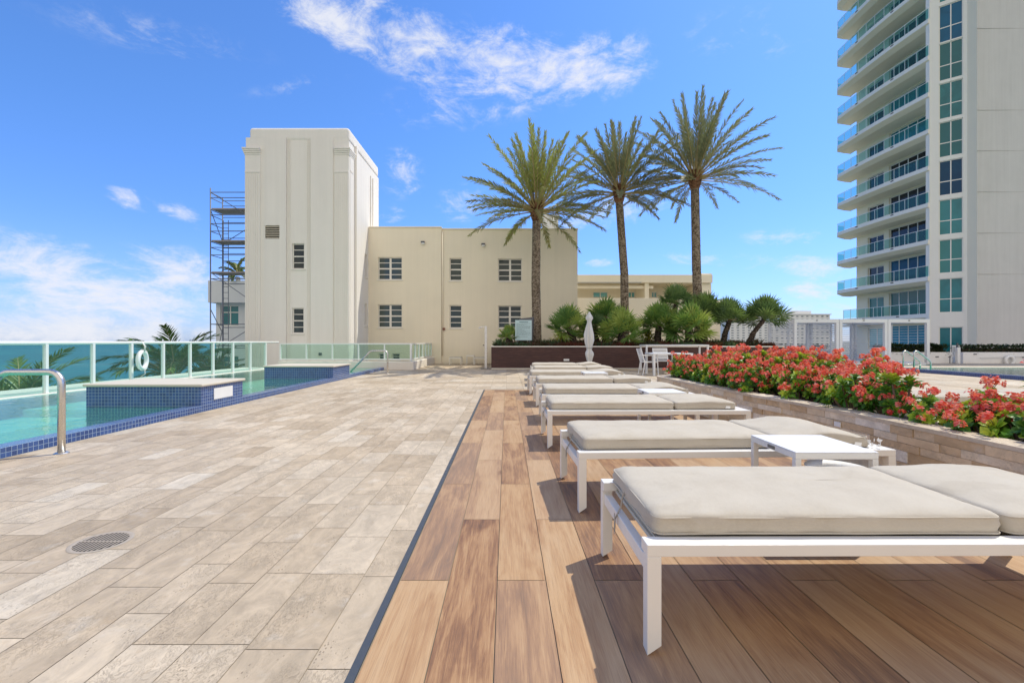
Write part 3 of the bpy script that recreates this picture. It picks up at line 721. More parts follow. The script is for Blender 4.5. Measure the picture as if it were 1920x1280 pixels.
e = empty('scaffold', (-12.6, 21.4, -18.5), 'grey tubular scaffold with plank platforms and ladder left of the tower', 'scaffold')
SY0, SY1, SX0, SX1 = 21.0, 21.9, -13.72, -11.3
for (x, y) in ((SX0, SY0), (SX0, SY1), (SX1, SY1)):
    mb = MB(); mb.tube([(x, y, CZ0), (x, y, 8.2 if y == SY0 else 8.0)], .026, 6); mb.build('standard', M['scaffold_steel'], e, smooth=True)
lev = [7.28, 5.80, 4.34]
for z in lev: mb = MB(); mb.box(SX0+.03, SX1, SY0+.03, SY1-.03, z-.06, z); mb.build('platform', M['plank_board'], e)
for z in [8.0, 7.75, 6.95, 6.55, 6.2, 5.45, 5.1, 4.0, 1.9, .9, -1.2]+[x-.08 for x in lev]:
    mb = MB(); mb.tube([(SX0, SY0, z), (SX1, SY0, z)], .02, 5); mb.tube([(SX0, SY0, z), (SX0, SY1, z)], .018, 5)
    mb.tube([(SX0, SY1, z-.12), (SX1, SY1, z-.12)], .018, 5); mb.build('ledger', M['scaffold_steel'], e)
for a, b in (((SX0, SY0, 8.0), (SX1, SY0, 6.5)), ((SX0, SY1, 5.8), (SX1, SY1, 7.3)), ((SX0, SY0, 4.3), (SX1, SY0, 2.6)), ((SX0, SY1, .9), (SX1, SY1, 2.4)), ((SX0, SY0, -1), (SX0+.6, SY0, 1.9)), ((SX0, SY0, 7.2), (SX0, SY1, 5.9)), ((SX0, SY0, 2.6), (SX0, SY1, 1.5))):
    mb = MB(); mb.tube([a, b], .018, 5); mb.build('brace', M['scaffold_steel'], e)
mb = MB(); lx = SX0+.28
for s_ in (-.12, .12): mb.tube([(lx+s_, SY1-.2, -3), (lx+s_, SY1-.2, 6.9)], .016, 5)
z = -3
while z < 6.8: mb.tube([(lx-.12, SY1-.2, z), (lx+.12, SY1-.2, z)], .012, 4); z += .28
mb.build('ladder', M['scaffold_steel'], e)
mb = MB()
for s_ in (-.16, .16): mb.tube([(-14.15+s_, BY+.45, -3), (-14.15+s_, BY+.45, 2.6)], .02, 5)

# ------------------------------------------------------------------ high rise on the right
e = empty('apartment_tower', (45, 45, -18.5), 'tall cream apartment tower with curved glass balconies on the right', 'building')
GY = 36.6; GX = px(1822, GY)
FLH = 3.1
TOP = 46
a_face = R(32)                     # the windowed strip turns away from the grey wall
u = Vector((-math.sin(a_face+R(18)), math.cos(a_face+R(18)), 0)); # along the strip, going left/back
u.normalize()
# end so that it projects to x=1745
k = (1744-CX)/F
tt = (GX-k*GY)/(k*u.y-u.x); A = Vector((GX, GY, 0)); B = A+u*tt
nrm = Vector((u.y, -u.x, 0))
if nrm.x > 0 or nrm.y > 0: nrm = Vector((-u.y, u.x, 0))
LW = tt
TS = lambda a, b, c: B-u*a-nrm*b+Vector((0, 0, c))       # a from left to right, b into the wall
hol = []; mid = P(0, 1, 37.6)
KY = 37.6
rows = [(118-0, 0)]
def s2z(y): return H+(CY-y)/F*KY
# measured bays (top, bottom) of the window strip in photo pixels at its middle
bays = [(-62, 2), (9, 78), (80, 150), (155, 222), (228, 294), (301, 366), (374, 440), (449, 512), (522, 586), (613, 665)]
wa0, wa1 = LW*.22, LW*.80
for y0, y1 in bays: hol.append((wa0, wa1, s2z(y1), s2z(y0)))
for k_ in range(1, 4): hol.append((wa0, wa1, hol[0][2]+k_*3.15, hol[0][3]+k_*3.15))
mb = MB(TS); facade(mb, 0, LW, CZ0, TOP, hol, .14); mb.build('window_strip_wall', M['white_stucco'], e)
gl_ = ['pane_teal', 'pane_blue', 'pane_green', 'pane_green', 'pane_green', 'pane_blue', 'pane_green', 'pane_teal', 'pane_green', 'pane_green', 'pane_teal', 'pane_teal', 'pane_teal']
for i, h in enumerate(hol):
    window(TS, e, *h, [((h[0]+h[1])/2, .07)], [(h[2]+(h[3]-h[2])*.40, .07)] if i != 9 else [], .14, gl_[i], .06, 'trim_white', False)
mb = MB(); mb.quad((GX, GY, CZ0), (75, GY-.3, CZ0), (75, GY-.3, TOP), (GX, GY, TOP)); mb.quad((75, GY, CZ0), (75, 65, CZ0), (75, 65, TOP), (75, GY, TOP)); mb.build('blank_wall', M['grey_stucco'], e)
mb = MB()
for y in (54, 207, 283, 360, 437, 514): z = H+(CY-y)/F*GY; mb.box(GX+.12, 74, GY-.035, GY-.008, z-.012, z+.012)
mb.build('wall_joint', M['concrete'], e)
mb = MB(); mb.tube([(GX+.02, GY-.02, -2), (GX+.02, GY-.02, TOP)], .07, 6); mb.build('corner_bead', M['white_stucco'], e, smooth=True)
# recessed wall behind the balconies (plane X = RXW) running back in depth
RXW = 37.35; FXB = 35.5; BY0, BY1 = 38.35, 48.7; WEND = 48.4
TW = lambda a, b, c: Vector((RXW+b, a, c))
hol = []
base0 = 3.98                       # finished floor under the lowest rail minus
rail0 = 4.42
kinds = []
for k_ in range(-1, 13):
    fl = rail0-.95+FLH*k_          # floor level
    if k_ == -1: fl = 0.35
    if k_ == -1:
        hol.append((40.4, 44.3, fl, 2.62)); kinds.append((4, 'pane_blind')); hol.append((44.9, 46.9, fl, 2.5)); kinds.append((2, 'pane_aqua')); continue
    g = {0: 'pane_green', 1: 'pane_blue', 2: 'pane_black', 3: 'pane_black', 4: 'pane_black', 5: 'pane_green', 6: 'pane_green', 7: 'pane_black'}.get(k_, 'pane_dark')
    hol.append((40.4, 44.3, fl+.05, fl+2.35)); kinds.append((4, g))
    hol.append((44.9, 46.9, fl+.05, fl+2.1)); kinds.append((2, 'pane_black' if k_ else 'pane_green'))
mb = MB(TW); facade(mb, 36, WEND, CZ0, TOP, hol, .2); mb.T = None
mb.quad((RXW, WEND, CZ0), (70, WEND, CZ0), (70, WEND, TOP), (RXW, WEND, TOP))
mb.build('recessed_wall', M['soffit'], e)
for h, (n, g) in zip(hol, kinds):
    window(TW, e, *h, [(h[0]+(h[1]-h[0])*i/n, .08) for i in range(1, n)], [(h[2]+(h[3]-h[2])*i/9, .03) for i in range(1, 9)] if g == 'pane_blind' else [], .2, g, .07, 'trim_white', False)
BX = B.x
def bal(k_):
    z = rail0-.95+FLH*k_
    inset = (k_ == 0)
    y0, y1 = B.y+.02, (BY1 if not inset else 48.0)
    n = 10; out = []
    for i in range(n+1):
        s_ = i/n; y = y0+(y1-y0)*s_
        bow = .28*math.sin(math.pi*s_) if not inset else 0
        out.append((FXB-bow+(.0 if not inset else .1), y))
    if not inset: out += [(FXB+.55, BY1+.75), (FXB+1.4, BY1+.95)]
    ring = out+[(RXW-.003, out[-1][1]), (RXW-.003, y0)]
    m_ = len(ring); mb = MB(); th = .62
    mb.add([(x, y, z) for x, y in ring]+[(x, y, z-th*.55) for x, y in ring]+[(x+(.5 if i < len(out) else 0), y-(.0 if i < n+1 else .35), z-th) for i, (x, y) in enumerate(ring)],
           [tuple(range(m_))]+[(i, (i+1) % m_, m_+(i+1) % m_, m_+i) for i in range(m_)]+[(m_+i, m_+(i+1) % m_, 2*m_+(i+1) % m_, 2*m_+i) for i in range(m_)]+[tuple(range(3*m_-1, 2*m_-1, -1))])
    for q_ in range(len(mb.f)): mb.m[q_] = 0 if q_ <= m_ else 1
    sl_ = mb.build('balcony', [M['white_stucco'], M['soffit']], e)
    rail = MB(); rail.tube([(x+.06, y, z+.92) for x, y in out], .025, 6); rail.build('handrail', M['rail_white'], sl_, smooth=True)
    gl = MB()
    for (xa, ya), (xb, yb) in zip(out[:-1], out[1:]):
        gl.quad((xa+.06, ya+.02, z+.05), (xb+.06, yb-.02, z+.06), (xb+.06, yb-.02, z+.88), (xa+.06, ya+.02, z+.88))
    gl.build('glass_panel', M['balcony_glass'], sl_)
    ps = MB()
    for x, y in out: ps.box(x+.045, x+.075, y-.015, y+.015, z, z+.9)
    ps.build('balusters', M['rail_white'], sl_)
    for s_ in (.33, .75): dr = MB(); i = int(s_*n); x, y = out[i]; dr.box(x-.02, x+.02, y, y+.3, z-.16, z-.08); dr.build('drain_slot', M['dark_gap'], sl_)
for k_ in range(0, 14): bal(k_)
mb = MB(); mb.box(B.x-.05, RXW+.3, B.y+.0, B.y+.35, CZ0, TOP); mb.build('corner_pier', M['white_stucco'], e)
mb = MB()
for k_ in range(-1, 13): pass
mb.box(FXB+.0, RXW-.01, 46.5, 48.2, 2.65, rail0-.95-.62); mb.build('ground_soffit', M['soffit'], e)

# ------------------------------------------------------------------ far condominiums
def condo(name, x0, x1, ytop, Y, cols, rows, ybot, label, roof=True):
    a, b = px(x0, Y), px(x1, Y); zt_, zb = pz(ytop, Y), pz(ybot, Y)
    e = empty(name, ((a+b)/2, Y+15, -18.5), label, 'building', 'distant white condominium blocks')
    mb = MB(); mb.box(a, b, Y, Y+30, -18.5, zt_); mb.build('wall', M['far_stucco'], e)
    if roof:
        mb = MB(); mb.box(a-.6, b+.6, Y-.6, Y+30.6, zt_, zt_+.5); mb.box(a+(b-a)*.3, a+(b-a)*.7, Y+3, Y+12, zt_+.5, zt_+2.5); mb.build('roof', M['far_stucco'], e)
    cw = (b-a)/cols; rh = (zt_-zb)/rows
    g = MB(); wd, ht = cw*.42, rh*.42
    g.box(-wd/2, wd/2, -.12, .0, -ht/2, ht/2)
    first = None
    for i in range(cols):
        for j in range(rows):
            if first is None: o = g.build('window', M['pane_far'], None); o.parent = e; first = o
            else: o = first.copy(); COL.objects.link(o); o.parent = e
            o.location = Vector((a+cw*(i+.5), Y-.02, zb+rh*(j+.5)-ht/2))-e.location
condo('condominium', 1368, 1462, 603, 230, 9, 9, 645, 'distant white condominium behind the leaning fan palm trunk')
condo('condominium', 1462, 1556, 590, 260, 10, 10, 648, 'taller distant white condominium behind the slatted pergola')
condo('condominium', 1352, 1364, 566, 330, 2, 6, 640, 'narrow distant white tower right of the yellow building')

# ------------------------------------------------------------------ loungers
LW_, LL = .77, 2.10                    # width (y), length (x); local origin = near-left corner on the floor
def leg(mb, x, y, sx, sy, h=.345):
    s_ = .050
    # foot cut so that only the outer corner reaches the floor
    x0, x1 = (x, x+s_*sx); y0, y1 = (y, y+s_*sy)
    mb.add([(x0, y0, 0), (x1, y0, .034), (x1, y1, .036), (x0, y1, .004), (x0, y0, h), (x1, y0, h), (x1, y1, h), (x0, y1, h)],
           [(0, 3, 2, 1), (4, 5, 6, 7), (0, 1, 5, 4), (1, 2, 6, 5), (2, 3, 7, 6), (3, 0, 4, 7)])
def rrect(x0, x1, y0, y1, r, n=4):
    out = []
    for cx, cy, a0 in ((x1-r, y1-r, 0), (x0+r, y1-r, 90), (x0+r, y0+r, 180), (x1-r, y0+r, 270)):
        for i in range(n+1): t_ = R(a0+90*i/n); out.append((cx+r*math.cos(t_), cy+r*math.sin(t_)))
    return out
def densify(pts, step):
    out = []
    for i, p in enumerate(pts):
        q = pts[(i+1) % len(pts)]; L_ = math.dist(p, q); n = max(1, int(L_/step))
        for k in range(n): out.append((p[0]+(q[0]-p[0])*k/n, p[1]+(q[1]-p[1])*k/n))
    return out
def cushion_mb(x0, x1, y0, y1, z0, th, seed, droop=0, hump=0):
    """boxed cushion with piping seams, soft crown, sagging wrinkled sides"""
    mb = MB(); ring = densify(rrect(x0, x1, y0, y1, .035, 4), .022); n = len(ring)
    cx, cy = (x0+x1)/2, (y0+y1)/2; hx_, hy_ = (x1-x0)/2, (y1-y0)/2
    def loop(ins, z, wr=.0, crown=0):
        o_ = []
        for (x, y) in ring:
            fx = (x-cx)/hx_; fy = (y-cy)/hy_
            X = cx+fx*(hx_-ins); Y = cy+fy*(hy_-ins)
            nz = noise.noise(Vector((x*7+seed*3, y*7, seed*5+z*9))); nf = noise.noise(Vector((x*22, y*22+seed, z*30)))
            k_ = 1+ (nz*wr+nf*wr*.4)/max(hx_, .1)
            nx = fx*0+(X-cx)*k_+cx; ny = (Y-cy)*(1+(nz*wr+nf*wr*.4)/max(hy_, .1))+cy
            zz_ = z+nz*.004*(wr > 0)+crown
            if ins < .001: pass
            t_ = (x-x0)/(x1-x0)
            zz_ += hump*math.exp(-((t_-.55)/.22)**2)*(1 if z > z0+.01 else 0)*.02
            if droop and z > z0+.02: zz_ -= droop*max(0, t_-.8)*.12
            o_.append((nx, ny, zz_))
        return o_
    loops = [loop(.05, z0+.004), loop(.012, z0+.001, .003), loop(.0, z0+.008, .006), loop(.004, z0+.016, .006), loop(-.004, z0+th*.5, .008),
             loop(.002, z0+th-.022, .006), loop(.001, z0+th-.012, .006), loop(.006, z0+th-.004, .006), loop(.016, z0+th+.002, .004)]
    for k_ in range(1, 11):
        s_ = k_/10; ins = .018+(min(hx_, hy_)-.035)*s_**1.3
        o_ = []
        for (x, y) in ring:
            fx = (x-cx)/hx_; fy = (y-cy)/hy_
            X = cx+fx*(hx_-ins); Y = cy+fy*(hy_-ins)
            X = cx+(x-cx)*(1-ins/hx_) if hx_ > hy_ else X
            cr = .020*(1-(1-min(1, s_*1.25))**2)
            w_ = noise.noise(Vector((X*3.2+seed*7, Y*3.2, seed)))*.006*min(1, s_*3)+noise.noise(Vector((X*9, Y*14, seed*2)))*.0035*(1-s_*.5)
            ed = min(X-x0, x1-X, Y-y0, y1-Y); w_ += .0042*math.exp(-ed/.05)*noise.noise(Vector((X*26, Y*26, seed)))+.004*math.exp(-(ed/.11)**2)*noise.noise(Vector((X*8, Y*8, seed+3)))
            t_ = (X-x0)/(x1-x0)
            w_ += hump*.02*math.exp(-((t_-.55)/.22)**2)-droop*max(0, t_-.8)*.12
            o_.append((X, Y, z0+th+.002+cr+w_))
        loops.append(o_)
    vs = [p for l_ in loops for p in l_]; m_ = len(loops); fs = []
    for i in range(m_-1):
        for k_ in range(n): fs.append((i*n+k_, i*n+(k_+1) % n, (i+1)*n+(k_+1) % n, (i+1)*n+k_))
    fs.append(tuple((m_-1)*n+k_ for k_ in range(n))); fs.append(tuple(range(n-1, -1, -1)))
    return mb.add(vs, fs)
def piping(x0, x1, y0, y1, z, r, seed):
    mb = MB(); ring = densify(rrect(x0, x1, y0, y1, .035, 4), .05)
    mb.tube([(x, y, z+noise.noise(Vector((x*5, y*5, seed)))*.003) for x, y in ring], r, 6, closed=True); return mb
def make_lounger(seed, label, hump=1.0, droop=0.3, group='cream cushioned sun loungers'):
    e = empty('sun_lounger', (0, 0, 0), label, 'sun lounger', group)
    z0, z1 = .345, .387; s_ = .072
    mb = MB(); mb.box(0, LL, 0, s_, z0, z1); mb.box(0, LL, LW_-s_, LW_, z0, z1); mb.box(LL-.12, LL, s_, LW_-s_, z0, z1); mb.box(1.45, 1.49, s_, LW_-s_, z0-.01, z1-.03)
    mb.build('frame', M['white_metal'], e, bevel=.0025)
    for q0 in (.008, LL-.044): mb = MB(); mb.box(q0, q0+.036, .0505, LW_-.0505, .272, .325); mb.build('end_rail', M['white_metal'], e, bevel=.0025)
    for x, y, sx, sy in ((0, 0, 1, 1), (0, LW_, 1, -1), (LL, 0, -1, 1), (LL, LW_, -1, -1)):
        mb = MB(); leg(mb, x, y, sx, sy); mb.build('leg', M['white_metal'], e, bevel=.002)
    mb = MB(); mb.box(.07, 1.44, s_+.002, LW_-s_-.002, z1-.034, z1-.026); mb.box(1.50, LL-.125, s_+.002, LW_-s_-.002, z1-.034, z1-.026); mb.box(.06, .09, s_, LW_-s_, z1-.05, z1-.0345)
    mb.build('sling', M['sling'], e)
    for a, b, hu, dr, nm in ((.045, 1.335, 0, 0, 'seat_cushion'), (1.345, 1.985, hump, droop, 'back_cushion')):
        c = cushion_mb(a, b, .066, LW_-.05, z1+.001, .076, seed+a, dr, hu); o_ = c.build(nm, M['cushion'], e, smooth=True)
        q = piping(a+.004, b-.004, .070, LW_-.054, z1+.066, .0038, seed).build('piping', M['cushion'], o_, smooth=True)
        q = piping(a+.001, b-.001, .067, LW_-.051, z1+.010, .0035, seed+1).build('piping', M['cushion'], o_, smooth=True)
    mb = MB(); y = .47
    mb.tube([(.055, y, z1+.05), (.034, y-.004, z1+.01), (.026, y-.008, .35), (.012, y-.016, .33), (-.004, y-.02, .30), (-.006, y-.022, .25)], [.004]*6, 4)
    mb.add([(-.006, y-.035, .33), (-.006, y-.012, .33), (-.008, y-.014, .235), (-.008, y-.030, .235)], [(0, 1, 2, 3)])
    mb.build('tie_strap', M['cord_fabric'], e)
    mb = MB(); mb.add([(1.86, .056, .402), (1.91, .056, .399), (1.915, .054, .424), (1.868, .054, .428)], [(0, 1, 2, 3)]); mb.build('care_tag', M['scuff_tag'], e)
    return e
LO = [ # x, y, rot deg, label
    (.492, 1.585, 0.3, 'nearest sun lounger, its thick cream cushion filling the lower right of the picture'),
    (.462, 2.90, 2.2, 'second nearest sun lounger with crumpled white tag, just behind the nearest side table'),
    (.420, 4.65, .6, 'third nearest sun lounger, right end by the stone planter wall, no table in front'),
    (.475, 6.07, -.8, 'fourth nearest sun lounger, just behind the middle side table'),
    (.495, 7.66, .5, 'fifth nearest sun lounger, level with the far end of the stone planter wall'),
    (.475, 9.40, 1.0, 'sixth nearest sun lounger with the farthest small side table before it'),
    (.640, 11.15, -.6, 'second farthest sun lounger of the main row on the pale stone paving'),
    (.690, 12.75, -1.0, 'farthest sun lounger of the main row, closest to the dark timber planter')]
ps = [make_lounger(1.3, LO[0][3], .5, .2), make_lounger(5.1, LO[1][3], 1.3, .8)]
for i, (x, y, r_, lb) in enumerate(LO):
    o = ps[i] if i < 2 else copy_tree(ps[i % 2])
    place(o, (x, y, .002), R(r_), 1, lb)
for i, (x, y, r_, lb) in enumerate([(4.72, 5.15, 0, 'cream sun lounger behind the flower bed, farther of the two on the right pool side'),
                                 (4.95, 3.95, 1, 'cream sun lounger behind the flower bed, nearer of the two on the right pool side')]):
    o = copy_tree(ps[i]); place(o, (x, y, .002), R(r_), 1, lb); o['group'] = 'sun loungers beyond the flower bed'

# side tables
def make_table(label):
    e = empty('side_table', (0, 0, 0), label, 'side table', 'small white side tables between the loungers')
    a, h = .45, .50
    mb = MB(); mb.box(0, a, 0, a, h-.008, h); mb.build('tabletop', M['white_paint'], e, bevel=.002)
    mb = MB(); mb.box(0, a, 0, .03, h-.04, h-.0085); mb.box(0, a, a-.03, a, h-.04, h-.0085); mb.box(0, .03, .03, a-.03, h-.04, h-.0085); mb.box(a-.03, a, .03, a-.03, h-.04, h-.0085); mb.build('apron', M['white_metal'], e, bevel=.002)
    for x in (0, a-.032):
        for y in (0, a-.032): mb = MB(); mb.box(x, x+.032, y, y+.032, 0, h-.041); mb.build('leg', M['white_metal'], e, bevel=.002)
    mb = MB(); mb.box(-.003, 0, .19, .26, h-.033, h-.014); mb.build('badge', M['vent_dark'], e)
    return e
tb = make_table('nearest white side table, standing before the second nearest lounger')
TB = [(1.565, 2.455, None), (1.66, 5.30, 'middle white side table, between the third and fourth nearest loungers'), (1.48, 8.60, 'farthest white side table, between the fifth and sixth nearest loungers')]
for i, (x, y, lb) in enumerate(TB):
    o = tb if i == 0 else copy_tree(tb); place(o, (x, y, .002), 0, 1, lb)
# crumpled tissue on the end of lounger two, white basin under the table
mb = MB(); rr = random.Random(5)
for k_ in range(9):
    c = Vector((2.46+rr.uniform(-.035, .035), 3.03+rr.uniform(-.03, .03), .41+rr.uniform(0, .035)))
    a = Vector((rr.uniform(-1, 1), rr.uniform(-1, 1), rr.uniform(-1, 1))).normalized()*.011; b = a.cross(Vector((rr.uniform(-1, 1), 1, rr.uniform(-1, 1)))).normalized()*.014
    mb.add([c-a-b, c+a-b*.4, c+a*.7+b, c-a*.6+b*.9, c+a.cross(b)*8], [(0, 1, 4), (1, 2, 4), (2, 3, 4), (3, 0, 4)])
tag(mb.build('paper_tissue', M['scuff_tag']), 'small crumpled white tissue on the frame end of the second nearest lounger', 'tissue')
mb = MB(); mb.lathe((1.94, 2.66, .002), [(.11, 0), (.115, .01), (.15, .33), (.165, .36), (.16, .365), (.14, .33), (.105, .03)], 24)
tag(mb.build('white_bucket', M['white_paint'], smooth=True), 'white round bucket standing under the nearest side table', 'bucket')

# ------------------------------------------------------------------ floor drain
e = empty('floor_drain', (-2.225, 2.49, 0), 'round metal drain grate set in the travertine on the left', 'drain')
c = (-2.225, 2.49); mb = MB(); n = 40; vs = []
for r_, z in ((.142, .0015), (.134, .0035), (.124, .003), (.118, .0015)):
    for k_ in range(n): t_ = 2*math.pi*k_/n; vs.append((c[0]+r_*math.cos(t_), c[1]+r_*math.sin(t_), z))
mb.add(vs, [(i*n+k_, i*n+(k_+1) % n, (i+1)*n+(k_+1) % n, (i+1)*n+k_) for i in range(3) for k_ in range(n)]); mb.build('rim', M['drain_rim'], e, smooth=True)
mb = MB(); mb.add([(c[0]+.119*math.cos(2*math.pi*k_/n), c[1]+.119*math.sin(2*math.pi*k_/n), .001) for k_ in range(n)], [tuple(range(n))]); mb.build('sump', M['black_rubber'], e)
mb = MB()
for i in range(-5, 6):
    x = i*.0205; h = math.sqrt(max(0, .118**2-x*x))
    mb.box(c[0]+x-.0035, c[0]+x+.0035, c[1]-h, c[1]+h, .0018, .004)
mb.box(c[0]-.117, c[0]+.117, c[1]-.004, c[1]+.004, .0022, .0044)
mb.build('grate', M['drain_rim'], e)

# ------------------------------------------------------------------ stone flower planter (curved wall)
path = [(3.13, -1.0), (3.13, 1.0), (3.13, 2.6), (3.13, 4.15), (3.07, 5.0), (2.98, 5.64), (2.88, 7.0), (2.80, 8.4), (2.86, 8.62), (3.1, 8.75), (3.6, 8.85), (4.3, 8.9), (4.62, 8.9)]
def resample(pts, st):
    out = [Vector((*pts[0], 0))]; acc = 0
    L_ = [0]
    for a, b in zip(pts[:-1], pts[1:]): L_.append(L_[-1]+math.dist(a, b))
    n = int(L_[-1]/st); res = []
    for i in range(n+1):
        s_ = L_[-1]*i/n; j = max(k_ for k_ in range(len(L_)) if L_[k_] <= s_+1e-9); j = min(j, len(pts)-2)
        t_ = (s_-L_[j])/(L_[j+1]-L_[j]); res.append((pts[j][0]+(pts[j+1][0]-pts[j][0])*t_, pts[j][1]+(pts[j+1][1]-pts[j][1])*t_))
    return res, L_[-1]
fine, PLEN = resample(path, .02)
# smooth
for _ in range(14): fine = [fine[0]]+[((fine[i-1][0]+fine[i][0]*2+fine[i+1][0])/4, (fine[i-1][1]+fine[i][1]*2+fine[i+1][1])/4) for i in range(1, len(fine)-1)]+[fine[-1]]
def at_s(s_):
    i = min(len(fine)-2, max(0, int(s_/.02))); f_ = s_/.02-i; a, b = fine[i], fine[i+1]
    p = Vector((a[0]+(b[0]-a[0])*f_, a[1]+(b[1]-a[1])*f_, 0)); t_ = Vector((b[0]-a[0], b[1]-a[1], 0)).normalized()
    return p, Vector((-t_.y, t_.x, 0))     # outward = left of travel (towards the loungers)
e = empty('stone_planter', (3.5, 4, 0), 'curved low planter wall of stacked travertine blocks holding the red flowers', 'planter')
mb = MB(); rr = random.Random(21); zs = [0, .085, .15, .24, .30, .36, .425]
for ci in range(6):
    s_ = rr.uniform(-.2, 0); za, zb = zs[ci], zs[ci+1]
    while s_ < PLEN:
        ln = rr.choice([.13, .19, .25, .30, .38])*rr.uniform(.9, 1.1)*(1.0 if zb-za > .07 else 1.2); a = max(s_, 0)+.0012; b = min(s_+ln, PLEN)-.0012
        if b-a > .02:
            mb.cc = (rr.random(), rr.random(), rr.random()); pr = rr.uniform(0, .014); n = max(1, int((b-a)/.08)); vs = []
            for k_ in range(n+1):
                p, o_ = at_s(a+(b-a)*k_/n); q = p+o_*pr; q2 = p-o_*.05
                vs += [(q.x, q.y, za+.0012), (q.x, q.y, zb-.0012), (q2.x, q2.y, zb-.0012), (q2.x, q2.y, za+.0012)]
            fs = [(4*k_+i, 4*k_+4+i, 4*k_+4+(i+1) % 4, 4*k_+(i+1) % 4) for k_ in range(n) for i in range(4)]+[(3, 2, 1, 0), (4*n, 4*n+1, 4*n+2, 4*n+3)]
            mb.add(vs, fs)
        s_ += ln
mb.build('stone_face', M['wall_stone'], e)
mb = MB(); n = 160; vs = []
for k_ in range(n+1):
    p, o_ = at_s(PLEN*k_/n); q = p-o_*.02; q2 = p-o_*.2; vs += [(q.x, q.y, 0), (q.x, q.y, .41), (q2.x, q2.y, .41), (q2.x, q2.y, 0)]
mb.add(vs, [(4*k_+i, 4*k_+4+i, 4*k_+4+(i+1) % 4, 4*k_+(i+1) % 4) for k_ in range(n) for i in range(3)]); mb.build('core', M['dark_gap'], e)
mb = MB(); s_ = 0
while s_ < PLEN:
    ln = rr.uniform(.5, .75); a = s_+.0015; b = min(s_+ln, PLEN)-.0015; mb.cc = (rr.uniform(.6, 1), rr.random(), rr.random()); m_ = max(2, int((b-a)/.04)); vs = []
    for k_ in range(m_+1):
        p, o_ = at_s(a+(b-a)*k_/m_); jj = .004*noise.noise(Vector((p.x*9, p.y*9, 3))); q = p+o_*(.012+jj); q2 = p-o_*(.185+3*jj)
        vs += [(q.x, q.y, .426), (q.x, q.y, .456+jj*.3), (q2.x, q2.y, .457), (q2.x, q2.y, .426)]
    mb.add(vs, [(4*k_+i, 4*k_+4+i, 4*k_+4+(i+1) % 4, 4*k_+(i+1) % 4) for k_ in range(m_) for i in range(4)]+[(3, 2, 1, 0), (4*m_, 4*m_+1, 4*m_+2, 4*m_+3)]); s_ += ln
mb.build('coping', M['bright_travertine'], e)
mb = MB(); pl = []
for k_ in range(61):
    p, o_ = at_s((PLEN-1.6)*k_/60); q = p-o_*.17; pl.append((q.x, q.y, .426))
pl += [(4.46, 8.66, .426), (4.46, -1, .426)]
mb.add(pl, [tuple(range(len(pl)))]); mb.build('soil', M['soil'], e)
mb = MB(); mb.cc = (.7, .4, .2); mb.box(4.45, 4.62, -1, 8.70, 0, .455); mb.build('back_wall', M['bright_travertine'], e, bevel=.01)
p, o_ = at_s(5.25); mb = MB(); p = p+o_*.012; mb.box(p.x-.006, p.x+.004, p.y-.03, p.y+.05, .30, .345); mb.build('socket', M['plate'], e, bevel=.002)

# ------------------------------------------------------------------ flowering shrubs (leaf rosettes and red clusters)
def leaf(mb, p, d_, up, L_, Wd, tone, rr, curl=.25):
    d_ = d_.normalized(); s_ = d_.cross(up)
    if s_.length < .05: s_ = d_.cross(Vector((1, 0, 0)))
    s_.normalize(); nn_ = s_.cross(d_)
    mb.cc = (tone, rr.random(), rr.random())
    a = p; b1 = p+d_*L_*.35+nn_*L_*.04; b2 = p+d_*L_*.72-nn_*L_*curl*.25; t_ = p+d_*L_*.98-nn_*L_*curl*.8
    f_ = nn_*Wd*.16
    mb.add([a, b1-s_*Wd*.34+f_, b1, b1+s_*Wd*.34+f_, b2-s_*Wd*.5+f_, b2, b2+s_*Wd*.5+f_, t_],
           [(0, 2, 1), (0, 3, 2), (1, 2, 5, 4), (2, 3, 6, 5), (4, 5, 7), (5, 6, 7)])
def rosette(mb, c, ax, rr, n=15, L_=.085, Wd=.034, bright=.8):
    ax = ax.normalized(); a = ax.cross(Vector((.3, .9, .1))).normalized(); b = ax.cross(a)
    for i in range(n):
        t_ = i*2.4+rr.uniform(-.2, .2); k_ = i/n; tilt = R(18+72*k_+rr.uniform(-10, 10))
        d_ = ax*math.cos(tilt)+(a*math.cos(t_)+b*math.sin(t_))*math.sin(tilt)
        leaf(mb, c-ax*.045*k_, d_, ax, L_*rr.uniform(.75, 1.15)*(.65+.45*k_), Wd*rr.uniform(.85, 1.2), min(1, max(0, bright*(1-.75*k_**1.2)+rr.uniform(-.12, .12))), rr)
def cluster(mb, c, rr, r_=.034, n=20):
    for i in range(n):
        th = rr.uniform(0, 6.283); ph = math.acos(rr.uniform(-.35, 1)); d_ = Vector((math.cos(th)*math.sin(ph), math.sin(th)*math.sin(ph), math.cos(ph)))
        q = c+d_*r_*rr.uniform(.65, 1.15); d_ = (d_+Vector((rr.uniform(-.5, .5), rr.uniform(-.5, .5), rr.uniform(-.2, .5)))).normalized()
        a = d_.cross(Vector((.2, .3, .9))).normalized(); b = d_.cross(a); s_ = rr.uniform(.009, .015); mb.cc = (rr.random(), rr.random(), 0)
        for sg in (-1, 1):
            m0 = q+b*s_*.05*sg
            mb.add([m0, q+a*s_+b*s_*.35*sg+d_*s_*.3, q+a*s_*.55+b*s_*1.15*sg+d_*s_*.5, q-a*s_*.55+b*s_*1.15*sg+d_*s_*.5, q-a*s_+b*s_*.35*sg+d_*s_*.3], [(0, 1, 2, 3, 4)])
